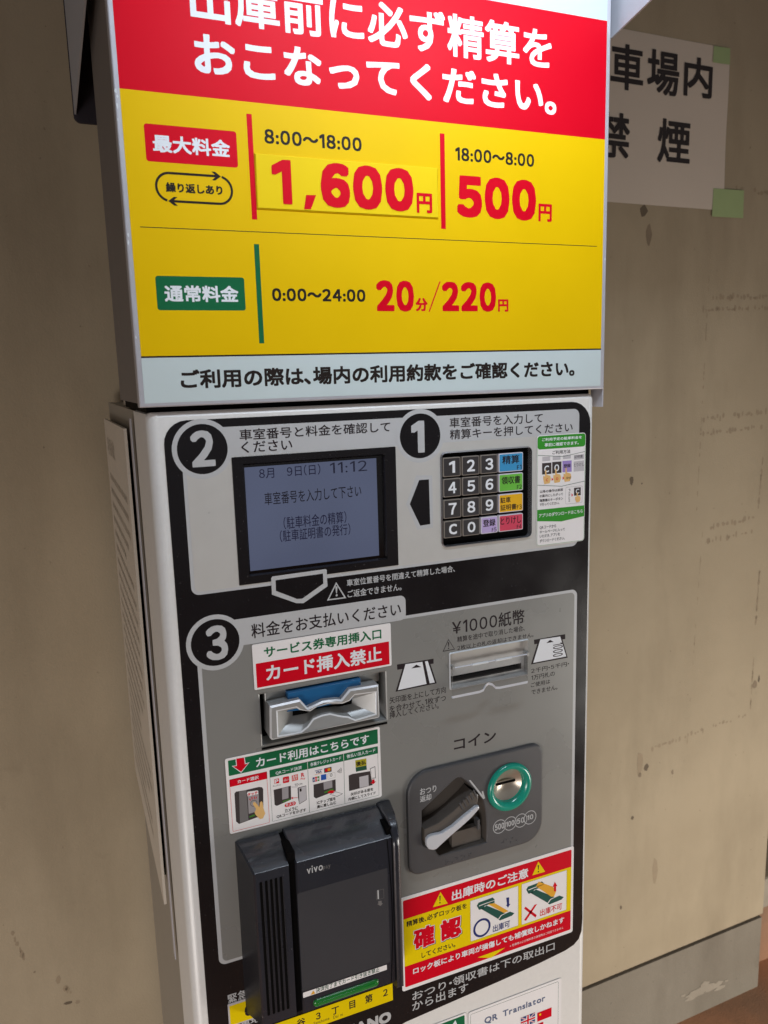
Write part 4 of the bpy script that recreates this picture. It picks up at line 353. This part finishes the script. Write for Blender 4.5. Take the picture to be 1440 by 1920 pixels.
# sides with rolled edges, left and right
for sgn in (0,1):
    A=[((p[0] if not sgn else 460-p[0]),p[1],Z0) for p in prof]; Bp=[(a[0],a[1],-4) for a in A]
    d.strip(A,Bp,'silver')
top=[(p[0],p[1]) for p in prof]
d.strip([(R_,0,-4),(R_,1.5,-1.6),(R_,4.5,0),(R_,106,0)],[(460-R_,0,-4),(460-R_,1.5,-1.6),(460-R_,4.5,0),(460-R_,106,0)],'silver')
for sgn in (0,1):
    X=lambda v:(v if not sgn else 460-v)
    base=[(X(p[0]),p[1],-4) for p in prof]; 
    up=[(X(p[0]+(1.2 if i>0 else 0)),p[1]+1.2,-1.3) for i,p in enumerate(prof)]; up2=[(X(max(p[0],4)+.5),max(p[1],4.5),0) for p in prof]
    d.strip(base,up,'silver'); d.strip(up,up2,'silver'); d.add([(X(R_),106,0)]+up2,[tuple(range(len(up2)+1))],'silver')
d.prism([(R_,Z0),(460-R_,Z0),(460-R_,-4),(R_,-4)],0,0,'silver',HO)
door=d.build('front_panel',M,smooth=40)
mount=MB(); mount.box(10,450,60,105,B0,Z0-2,'darkgap'); mount.build('base_plinth',M)
# black printed overlay
L0,R0=13.2,453.3; tp=D['blacktop']['top']-1
bb=D['blackbottom']; rc=24
o_=[(L0,-760),(60,-735),(120,-700),(180,-680)]+bb[::-1][:-1]+[(R0,bb[0][1])]
cr=[(R0-rc+rc*math.cos(math.radians(a)),tp-rc+rc*math.sin(math.radians(a))) for a in range(0,91,15)]
cl=[(L0+20+20*math.cos(math.radians(a)),tp-20+20*math.sin(math.radians(a))) for a in range(90,181,15)]
ov=MB(); ov.prism(o_+cr+cl,-.3,0,'blackprint',HO)
ov.prism(inset(o_+cr+cl,-.7),-.12,-.12,'silver',[inset(o_+cr+cl,.2)])
overlay=ov.build('printed_overlay',M)
draw('face',overlay,-.3,HO,lift=.06)
k_=MB(); k_.prism(rrect(*D['frames']['black'],.5,2),-.75,-.3,'blackprint',[h_lcd]); screen=k_.build('screen',M)
# screen recess
sc=MB(); ins=inset(h_lcd,1.6); n=len(h_lcd)
sc.strip([(p[0],-.75,p[1]) for p in h_lcd],[(p[0],5,p[1]) for p in ins],'blackprint',True)
dd=D['lcd'][0]; disp=rrect(*dd[5:],0)
sc.prism(ins,5,5,'blackprint',[disp]); sc.build('screen_bezel',screen)
dm=MB(); dm.prism(disp,5.05,5.05,'lcd'); dm.build('display',screen)
draw('lcd',screen,5.05,lift=.1,skip=('display',))
gz=MB(); gz.prism(ins,3.2,3.2,'clearplastic'); gz.build('screen_glass',screen)
# keypad
kp=MB(); fr_=D['keypad']['frame']
fo=rrect(fr_[0],fr_[1],fr_[2],fr_[3],6); n=len(fo); fi=rrect(*kw,4.5)
kp.strip([(p[0],-.6,p[1]) for p in fo],[(p[0],-2.2,p[1]) for p in inset(fo,1.1)],'chrome',True)
kp.strip([(p[0],-2.2,p[1]) for p in inset(fo,1.1)],[(p[0],4,p[1]) for p in inset(fi,.7)],'chrome',True)
kp.prism(inset(fi,.7),4,4,'darkgap'); keypad=kp.build('keypad',M,smooth=35)
cols,rws=D['keypad']['cols'],D['keypad']['rows']
def key(ci,ri,face,rim,txt,tcol):
    x0,x1=cols[ci]; z1,z0=rws[ri]; mb=MB()
    mb.bev(rrect(x0,x1,z0,z1,1.2,3),-.6,4,.5,rim); mb.prism(rrect(x0+.9,x1-.9,z0+.9,z1-.9,.8,3),-.68,-.68,face)
    for s,b,u0,u1,v0,v1 in txt: glyphs_into(mb,s,tcol,b,x0+u0*(x1-x0),x0+u1*(x1-x0),z0+v0*(z1-z0),z0+v1*(z1-z0),-.74)
    mb.build('key',keypad,label=None)
for i,s in enumerate('123456789C0'):
    w_=(.34,.68) if s=='1' else (.28,.74)
    key(i%3,i//3,'key','keyframe',[(s,.42,w_[0],w_[1],.19,.81)],'white')
key(2,3,'keylilac','keyrim',[('登録',.14,.12,.86,.42,.85),('F5',.05,.64,.92,.07,.32)],'ink')
key(3,0,'keyblue','keyrim',[('精算',.16,.14,.84,.42,.88),('F1',.05,.74,.93,.08,.33)],'ink')
key(3,1,'keygreen','keyrim',[('領収書',.14,.11,.88,.42,.85),('F2',.05,.74,.94,.08,.33)],'ink')
key(3,2,'keyyellow','keyrim',[('駐車',.1,.06,.48,.52,.84),('証明書',.1,.06,.72,.12,.44),('F3',.05,.74,.94,.12,.36)],'ink')
key(3,3,'keyred','keyrim',[('とりけし',.1,.06,.92,.42,.86),('F4',.05,.74,.93,.08,.33)],'ink')
# ticket slot
tk=MB(); ti=inset(h_tic,1.2); tk.strip([(p[0],-.6,p[1]) for p in h_tic],[(p[0],0,p[1]) for p in ti],'grayprint2',True)
tk.strip([(p[0],0,p[1]) for p in ti],[(p[0],16,p[1]) for p in inset(h_tic,2.4)],'bezelgray',True); tk.prism(inset(h_tic,2.4),16,16,'darkgap')
tk.box(88.5,205.5,6,15,-276.5,-265.5,'bezelgray',1.2); tk.box(th[0]+.5,th[1]-1,-1.1,-.3,th[2]-3.2,th[2]-1.2,'darkgap')
ticket=tk.build('ticket_slot',M)
T_=D['ticket']; out=T_['outer']; inn=T_['inner']
def fix(p): return p if area2(p)>0 else p[::-1]
out=fix(out); inn=fix(inn)
tb=MB(); tb.prism(inset(out,1.6),-10,-10,'bezelgray',[inset(inn,-1.4)])
tb.strip([(p[0],-10,p[1]) for p in inset(out,1.6)],[(p[0],-8.4,p[1]) for p in out],'rim',True); tb.strip([(p[0],-8.4,p[1]) for p in out],[(p[0],14,p[1]) for p in out],'bezelgray',True)
tb.strip([(p[0],-10,p[1]) for p in inset(inn,-1.4)],[(p[0],-9.2,p[1]) for p in inn],'rim',True)
cx=145; cz=-292.5; funnel=[(cx+(p[0]-cx)*.62,cz+(p[1]-cz)*.22) for p in inn]
tb.strip([(p[0],-9.2,p[1]) for p in inn],[(p[0],6,p[1]) for p in funnel],'bezelgray',True); tb.prism(funnel,6,6,'darkgap')
tb.build('slot_bezel',ticket,smooth=32)
bl=MB(); bl.bev(fix(T_['blue']),-3,12,1.5,'bluelens'); bl.build('blue_lens',ticket,smooth=35)
# bill slot with its clear flap
bs=MB(); bi=inset(h_bil,1.4); bs.strip([(p[0],-.6,p[1]) for p in inset(h_bil,-1.0)],[(p[0],-2.0,p[1]) for p in h_bil],'rim',True); bs.strip([(p[0],-1.6,p[1]) for p in h_bil],[(p[0],4,p[1]) for p in bi],'slotplate',True)
sl=rrect(*D['bill']['slot'],.4,1); bs.prism(bi,4,4,'slotplate',[sl]); bs.prism(sl,14,14,'darkgap')
bs.strip([(p[0],4,p[1]) for p in sl],[(p[0],14,p[1]) for p in sl],'pocket',True); bill=bs.build('bill_slot',M)
ft=D['bill']['flaptop']; fb=D['bill']['flapbot']; zt=ft[3]
fl=MB(); X0f,X1f=ft[0],ft[1]
yf=lambda z: -3-11*min(1,max(0,(zt-z)/24.))
bot=[(fb[0][0]+2,-298.6),(309,-298.6),(314,-297.6),(317.5,-294),(321,-292.6),(325,-294),(328.5,-297.8),(333,-298.6),(fb[5][0]-1,-298.6)]
N=len(bot); topr=[(X0f+(X1f-X0f)*i/(N-1),yf(zt),zt) for i in range(N)]
fl.strip(topr,[(p[0],yf(p[1]),p[1]) for p in bot],'clearplastic')
fl.strip([(p[0],yf(p[1]),p[1]) for p in bot],[(p[0],yf(p[1])+.3,p[1]-2.8) for p in bot],'flapedge'); fl.strip([(p[0],yf(p[1])+.3,p[1]-2.8) for p in bot],[(p[0],yf(p[1])+2.6,p[1]-1.6) for p in bot],'flapedge')
for X in (X0f,X1f): 
    fl.add([(X,-3,zt),(X,4,zt),(X,4,zt-20),(X+(bot[0][0]-X0f if X==X0f else bot[-1][0]-X1f),-14,-298.6)],[(0,1,2,3)],'clearplastic')
fl.build('clear_flap',bill)
for a,b in ((0,1),(2,3)):
    q=D['bill']['rods']; r_=MB(); r_.cyl((q[a][0],-4,zt),(q[b][0],-4,zt),1.3,'rim'); r_.build('hinge_rod',bill,smooth=40)
hb=MB(); hb.cyl((X0f,-3.6,zt+.1),(X1f,-3.6,zt+.1),.75,'flapedge'); hb.build('hinge_bar',bill,smooth=40)
for X in (X0f,X1f):
    r_=MB(); r_.box(X-1.3,X+1.3,-4.5,3,zt-2,zt+2,'bezelgray',.4); r_.build('hinge_bracket',bill)
# coin unit
x0,x1,z0,z1=cp
def crect():
    P=[]
    for cx,cz,a,r in ((x0+13,z0+13,180,13),(x1-24,z0+24,270,24),(x1-13,z1-13,0,13),(x0+24,z1-24,90,24)):
        for i in range(8): t=math.radians(a+90*i/7); P.append((cx+r*math.cos(t),cz+r*math.sin(t)))
    return P
cu=MB(); pk_=fix(pocket); cu.bev(crect(),-4.5,-.5,2.2,'charcoal',[pk_,h_inl])
cu.strip([(p[0],-4.5,p[1]) for p in pk_],[(p[0],-3.6,p[1]) for p in inset(pk_,1.0)],'charcoal',True)
def dep(p): return 17
cu.strip([(p[0],-3.6,p[1]) for p in inset(pk_,1.0)],[(p[0],12,p[1]) for p in inset(pk_,3.0)],'pocket',True); cu.prism(inset(pk_,3.0),12,12,'pocket')
coin=cu.build('coin_unit',M,smooth=40)
lv=fix(D['coin']['lever']); lb=MB()
lb.bev(lv,-11,-7,1.0,'lever_silver'); lb.build('lever',coin,smooth=40)
# dark curved body behind the lever's silver face
up=[(246,-440),(262,-437),(280,-428),(296,-417),(303,-411),(311,-417),(309,-431)]
l2=MB(); l2.bev(fix([(245.5,-456),(246,-449)]+[(p[0],p[1]-3) for p in up]+[(290,-447),(262,-462),(250,-464)]),-6.8,12,1.2,'pocket'); l2.build('lever_body',coin,smooth=40)
for i in range(5):
    xx=287+i*4.2; zz=-423+i*2.6
    l3=MB(); l3.prism(fix([(xx,zz),(xx+1.3,zz+.8),(xx+5.3,zz-8),(xx+4,zz-9)]),-7.6,-6.8,'charcoal'); l3.build('grip_rib',coin)
l4=MB(); l4.box(282,318,1,8,-479,-461,'pocket',1); l4.box(312,315,-2,6,-464,-452,'charcoal',.6); l4.build('return_gate',coin)
ro,ri=D['coin']['ring'],D['coin']['ringin']; rg=MB()
rads=[]; cxo,czo=(ro[0]+ro[1])/2,(ro[2]+ro[3])/2; cxi,czi=(ri[0]+ri[1])/2,(ri[2]+ri[3])/2; Ro=(ro[1]-ro[0]+ro[3]-ro[2])/4; Ri=(ri[1]-ri[0]+ri[3]-ri[2])/4
prev=None
for k in range(11):
    t=k/10; a=math.pi*t; r=Ro+(Ri-Ro)*(1-math.cos(a))/2; y=-4.5-5.5*math.sin(a)+(2.5*t); cx=cxo+(cxi-cxo)*t; cz=czo+(czi-czo)*t
    ring=[(cx+r*math.cos(2*math.pi*i/56),y,cz+r*math.sin(2*math.pi*i/56)) for i in range(56)]
    if prev: rg.strip(prev,ring,'teal',True)
    prev=ring
rg.build('coin_ring',coin,smooth=60)
cm=MB(); pr=prev
for k in range(1,7):
    r=Ri*(1-k/6.5); y=-2+7.0*math.sin(k/6*math.pi/2); ring=[(cxi+r*math.cos(2*math.pi*i/56),y,czi+r*math.sin(2*math.pi*i/56)) for i in range(56)]
    cm.strip(pr,ring,'coinmetal',True); pr=ring
cm.add(pr,[tuple(range(56))],'coinmetal'); cm.build('coin_inlet',coin,smooth=60)
sl_=MB(); sl_.prism(fix(D['coin']['slot']),1.6,4,'darkgap'); sl_.bev(fix([(p[0]+(-1 if p[0]<345 else 1),p[1]+(-1 if i>1 else 1)) for i,p in enumerate(D['coin']['slot'])]),1.9,6,.4,'coinmetal'); sl_.build('coin_slot',coin)
ar=MB(); ar.prism(fix(D['coin']['arrow']),-4.65,-4.65,'lightprint'); ar.build('arrow',coin)
for (cx,cz) in D['coin']['circ']:
    e_=MB(); e_.prism(ell(cx-8.2,cx+8.2,cz-8.2,cz+8.2),-4.62,-4.62,'lightprint',[ell(cx-7.4,cx+7.4,cz-7.4,cz+7.4)]); e_.build('coin_mark',coin)
draw('cointext',coin,-4.5,lift=.08)
br=MB()
for bx,bz,cells in ((272,-487.5,((0,1,2,4),(1,5),(0,3,4),(3,5),(0,1),(3,0,1))),(341,-483.5,((1,3,4),(0,),(2,3),(5,)))):
    for i,cc in enumerate(cells):
        for d_ in cc:
            x=bx+i*5.6+(d_//3)*2.2; z=bz-(d_%3)*2.2; br.bev(ell(x-.7,x+.7,z-.7,z+.7,8),-5.1,-4.5,.4,'charcoal')
br.build('braille',coin,smooth=60)
# stickers on the face
LB={'A':('ticket_sticker','white sticker with green and red lines above the ticket slot'),'B':('card_sticker','white and green sticker showing four ways to pay by card'),'C':('warning_sticker','red and yellow lock plate warning sticker'),
'D':('app_sticker','narrow white and green sticker beside the keypad'),'E':('translator_sticker','white sticker with a green line and small flags'),'Fs':('green_sticker','white edged green sticker at the foot of the panel'),
'G':('name_sticker','yellow strip with the place name in black'),'Gb':('number_sticker','yellow label with a black digit in a grey frame')}
STK={}
for k,(nm,lb_) in LB.items():
    e=D[k][0]; mb=MB(); mb.prism(rrect(*e[5:],e[4]),-1.05,-.6,e[2]); STK[k]=mb.build(nm,M,label=lb_); draw(k,STK[k],-1.05,lift=.05)
def flag(q,kind):
    x0,x1,z0,z1=q; mb=MB(); y=-1.3; W=x1-x0;Hh=z1-z0
    if kind=='uk':
        mb.prism(rrect(*q,0),y,y,'navy')
        for a,b,wd,m,yy in (((0,0),(1,1),.16,'white',.03),((0,1),(1,0),.16,'white',.04),((0,0),(1,1),.06,'red',.05),((0,1),(1,0),.06,'red',.06)):
            dx=wd*W*.5; mb.prism(fix([(x0+a[0]*W+(dx if a[0]==0 else 0),z0+a[1]*Hh),(x0+b[0]*W,z0+b[1]*Hh+(-dx if b[1]==1 else dx)*.6),(x0+b[0]*W-dx,z0+b[1]*Hh),(x0+a[0]*W,z0+a[1]*Hh+(dx if a[1]==0 else -dx)*.6)]),y-yy,y-yy,m)
        mb.prism(rrect(x0+W*.38,x1-W*.38,z0,z1,0),y-.07,y-.07,'white'); mb.prism(rrect(x0,x1,z0+Hh*.34,z1-Hh*.34,0),y-.08,y-.08,'white')
        mb.prism(rrect(x0+W*.44,x1-W*.44,z0,z1,0),y-.09,y-.09,'red'); mb.prism(rrect(x0,x1,z0+Hh*.42,z1-Hh*.42,0),y-.10,y-.10,'red')
    else:
        mb.prism(rrect(*q,0),y,y,'red')
        cx,cz=x0+W*.2,z0+Hh*.7; mb.prism([(cx+(W*.11 if i%2==0 else W*.045)*math.sin(math.pi*i/5),cz+(W*.11 if i%2==0 else W*.045)*math.cos(math.pi*i/5)) for i in range(10)][::-1],y-.05,y-.05,'yellow3')
    mb.build('flag',STK['E'])
flag(D['uk'],'uk'); flag(D['cn'],'cn'); flag(D['fl2'],'cn')
# ---------------- card reader
RG=D['reader_geo']; rdb=MB()
def block(x0b,x1b,x0f,x1f,zt_b,zt_f,zb,yfr,m,side='blackside',r=3):
    """wedge-topped housing: base on the panel, front at depth yfr, rolled top front edge"""
    prof=[(0,zt_b-1.5),(-1.5,zt_b),(-12,zt_b-2.2),(yfr*.6,zt_b-(zt_b-zt_f)*.5),(yfr+1.0,zt_f+.5),(yfr+.25,zt_f-.05),(yfr,zt_f-.9),(yfr,zb),(0,zb-14)]
    A=[];Bq=[]
    for (y,z) in prof:
        t=y/yfr; A.append((x0b+(x0f-x0b)*t,y,z)); Bq.append((x1b+(x1f-x1b)*t,y,z))
    A2=[(a[0]-.0,a[1],a[2]) for a in A]
    return A,Bq
A,Bq=block(51.5,92,59.5,91.2,-406,-419,-578,-40,'blackplastic')
rdb.strip(A,Bq,'blackplastic'); 
Ao=[(a[0]-1.6,min(0,a[1]+1.6),a[2]-(1.2 if i<6 else 0)) for i,a in enumerate(A)]
rdb.strip(Ao,A,'blackplastic'); rdb.add(Ao,[tuple(range(len(Ao)))],'blackside'); rdb.add(Bq,[tuple(range(len(Bq)))],'blackside')
reader=rdb.build('card_reader',M,smooth=22,label='black card reader terminal with ribbed left column and flat touch face')
gp=MB(); gp.box(91.2,98.6,-36.5,0,-578,-409,'darkgap'); gp.build('groove',reader)
r2=MB(); A,Bq=block(97.5,197,99,194.6,-405,-418.6,-578,-40.3,'blackplastic'); r2.strip(A,Bq,'blackplastic')
Ao=[(a[0]-1.2,min(0,a[1]+1.4),a[2]-1.0) for a in A]; r2.strip(Ao,A,'blackplastic'); r2.add(Ao,[tuple(range(len(Ao)))],'blackside'); r2.add(Bq,[tuple(range(len(Bq)))],'blackside'); r2.build('reader_body',reader,smooth=22)
# curved swipe slot and outer rail
cs=MB(); arc=[(193+3.2*math.sin(math.pi*i/16),-419-(158*i/16)) for i in range(17)]
cs.prism(fix([(188.5,-419)]+[(p[0]-4.6,p[1]) for p in arc]+[(188.5,-577)]) if 0 else fix([(p[0]-3.4,p[1]) for p in arc]+[(p[0]-2.6,p[1]) for p in arc[::-1]]),-40.6,-40.6,'darkgap'); cs.build('curved_seam',reader)
rl=MB(); pf=[(0,-404),(-20,-405)]+[(-20-23*math.sin(math.radians(a)),-428+23*math.cos(math.radians(a))) for a in (15,30,45,60,75,90)]+[(-43,-584),(0,-600)]
A=[(195.4,y,z) for y,z in pf]; Bq=[(204.0-2.5*(-y/48)+ (6.5*(1+y/48)),y,z) for y,z in pf]; Ac=[(196.6,y-1 if y<-1 else y,z+1) for y,z in pf]; Bc=[(b[0]-1.5,b[1]-1 if b[1]<-1 else b[1],b[2]+1) for b in Bq]
rl.strip(A,Ac,'blackplastic'); rl.strip(Ac,Bc,'blackplastic'); rl.strip(Bc,Bq,'blackplastic'); rl.add(A,[tuple(range(len(A)))],'blackside'); rl.add(Bq,[tuple(range(len(Bq)))],'blackside'); rl.build('swipe_rail',reader,smooth=40)
sg=MB(); sg.box(191,197,-37,0,-578,-410,'darkgap'); sg.build('swipe_slot',reader)
for gx in RG['grill']:
    gm=MB(); zt_,zb_=RG['grz']; k=(gx-64.3)*.0; gm.prism(rrect(gx-1.25,gx+1.25,zb_+1,zt_+k,1.1,3),-40.25,-40.25,'darkgap',)
    gm.bev(rrect(gx+1.25,gx+2.0,zb_+1,zt_,.3,1),-40.7,-40,.2,'blackside'); gm.build('grille_slot',reader)
gl=RG['green']; gm=MB(); gm.bev(rrect(gl[0],gl[1],-575.2,-567.4,3.8,6),-42.4,-40,1.6,'greenled'); gm.bev(rrect(gl[0]+4,gl[1]-4,-572.2,-569.8,1.1,3),-43.1,-42,.4,'greenled'); gm.build('green_light_bar',reader,smooth=50)
draw('reader',reader,-40.3,lift=.08)
sm=MB()
for i in range(26):   # finger smears on the scan window
    x=random.uniform(110,182); z=random.uniform(-560,-455); a=random.uniform(2,9); sm.prism([(x+a*math.cos(t)*random.uniform(.7,1.2),z+a*.18*math.sin(t)+a*.3*math.cos(t)) for t in (2*math.pi*j/9 for j in range(9))],-40.45,-40.45,'blackside')

# ---------------- fee board
sb=MB(); FX0,FX1=-4.7,466.2
face=[(FX0,4.9),(FX1,4.9),(FX1,560),(FX0,560)]
sb.bev(face,-5,8,1.1,'frame_metal'); sb.prism([(-.3,8.6),(461.4,8.6),(461.4,555),(-.3,555)],-5.06,-5.06,'signwhite')
sb.box(FX1-.5,FX1+1,-3,16,-14,560,'frame_metal'); board=sb.build('fee_board',M,label='red yellow and white fee board in a thin metal frame')
draw('sign',board,-5.06,lift=.06)
for (x,z,a,b) in ((-3.2,249,1.2,2.2),(-2.4,245,1.0,1.4),(-3.0,238,.8,2.8),(-3.4,228,.6,1.4),(-2.6,142,1.1,1.6),(-3.2,136,.8,2.2),(-3.0,62,.7,1.2),(464,136,.8,1.6)):
    q=MB(); q.prism([(x+a*random.uniform(.5,1.2)*math.cos(2*math.pi*j/7),z+b*random.uniform(.5,1.2)*math.sin(2*math.pi*j/7)) for j in range(7)],-5.15,-5.15,'rim'); q.build('scuff',board)
lp=D['looparrow'][0]; lx0,lx1,lz0,lz1=lp; cw=1.9
def looparrow():
    mb=MB(); w=1.9
    oo=rrect(lx0,lx1,lz0,lz1,20,12); ii=rrect(lx0+w,lx1-w,lz0+w,lz1-w,20,12)
    zc=(lz0+lz1)/2
    # two half rings with a gap, then arrow heads
    def half(top):
        P_=[p for p in oo]; 
        n=len(oo)
        for i in range(n):
            a,b=oo[i],oo[(i+1)%n]; c_,d_=ii[i],ii[(i+1)%n]
            mx=(a[0]+b[0])/2; mz=(a[1]+b[1])/2
            yield a,b,c_,d_
    for a,b,c_,d_ in half(1):
        mx=(a[0]+b[0])/2; mz=(a[1]+b[1])/2
        if mz>zc and mx>lx1-12 and mx<lx1-8: continue
        if mz<zc and mx<lx0+12 and mx>lx0+8: continue
        mb.add([(a[0],-5.2,a[1]),(b[0],-5.2,b[1]),(d_[0],-5.2,d_[1]),(c_[0],-5.2,c_[1])],[(0,1,2,3)],'black')
    xa=lx1-11; za=lz1-w/2; mb.prism(fix([(xa-6,za+3.4),(xa-3.2,za+3.4),(xa+1.5,za),(xa-3.2,za-3.4),(xa-6,za-3.4),(xa-2.2,za)]),-5.24,-5.24,'black')
    xb=lx0+11; zb=lz0+w/2; mb.prism(fix([(xb+6,zb+3.4),(xb+3.2,zb+3.4),(xb-1.5,zb),(xb+3.2,zb-3.4),(xb+6,zb-3.4),(xb+2.2,zb)]),-5.24,-5.24,'black')
    mb.build('loop_arrow',board)
looparrow()
# the price patch stuck over the old price has its own edge
pe=[e for e in D['sign'] if e[1]=='patch'][0]; px0,px1,pz0,pz1=pe[5:]
pt=MB(); pt.bev(rrect(px0,px1,pz0,pz1,.2,1),-6.5,-5.1,.8,'yellow2'); pt.build('price_patch',board)
for nm in ('patch',):
    for o in list(board.children):
        if o.name.split('.')[0]==nm: bpy.data.objects.remove(o)
for o in board.children:
    if o.name.startswith('lettering'):
        vs_=o.data.vertices; z=vs_[0].co.z*1000; x=vs_[0].co.x*1000
        if px0-1<x<px1 and pz0-2<z<pz1: o.location.y=-.00145
sbx=MB(); sbx.box(-2.5,463,8,217,7.5,560,'boxpaint') ; sbx.build('board_housing',M)
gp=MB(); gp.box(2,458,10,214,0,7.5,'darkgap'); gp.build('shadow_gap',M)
bx=MB(); bx.box(2,455,218,240,2,345,'graypaint'); bx.build('rear_housing',M)
# hood with the lamp that lights the board
hd=MB()
def cheek(X,w):
    pts=[(-400,470),(-400,563),(402,560),(402,349),(4,349),(-52,361)]
    A=[(X,y,z) for y,z in pts]; Bq=[(X+w,y,z) for y,z in pts]; hd.add(A,[tuple(range(6))],'hood'); hd.add(Bq,[tuple(range(6))[::-1]],'hood'); hd.strip(A,Bq,'hood',True)
cheek(-14,2); cheek(474,2); hd.box(-14,476,-400,402,563,566,'hood'); hd.prism(rrect(-15,477,340,560,8),400,404,'hoodback_shaded',back=True); hood=hd.build('lamp_hood',M)
lm=MB(); lm.cyl((110,-362,466),(470,-362,466),9,'tube',16); lm.build('lamp_tube',hood)
def lamp_area(): return area('lamp_light',(.31,-.31,H+.45),(.28,-.02,H+.16),.36,.03,2.15,(.78,.88,1))
lamp_area()
# side notice plate
sd=MB(); sd.add([(-6,165,-21),(-6,500,-24),(-6,500,-560),(-6,165,-567),(-3,165,-21),(-3,500,-24),(-3,500,-560),(-3,165,-567)],[(0,3,2,1),(4,5,6,7),(0,4,7,3),(0,1,5,4),(2,3,7,6)],'plate')
side=sd.build('rules_plate',M,label='cream plate of fine print on the side of the cabinet')
sw=MB(); sw.box(-3,0,180,480,-540,-40,'darkgap'); sw.build('spacer',side)
dk=MB(); dk.box(-1.2,0,138,150,-620,-10,'frame_metal'); dk.build('side_trim',M)
def side_text(s,bold,y0,y1,z0,z1):
    mb=MB(); glyphs_into(mb,s,'faintprint',bold,y0,y1,z0,z1,0); mb.v=[(-6.1+p[1],665-p[0],p[2]) for p in mb.v]
    mb.build('lettering',side)
side_text('利用約款',.5,205,330,-70,-46)
random.seed(3)
for i in range(22):
    z=-96-i*20; side_text(''.join(random.choice(['利用約款','第条','場内利用','車場内','駐車用','利用']) for _ in range(5)),.3,200,random.choice([380,430,460,470]),z-9,z)
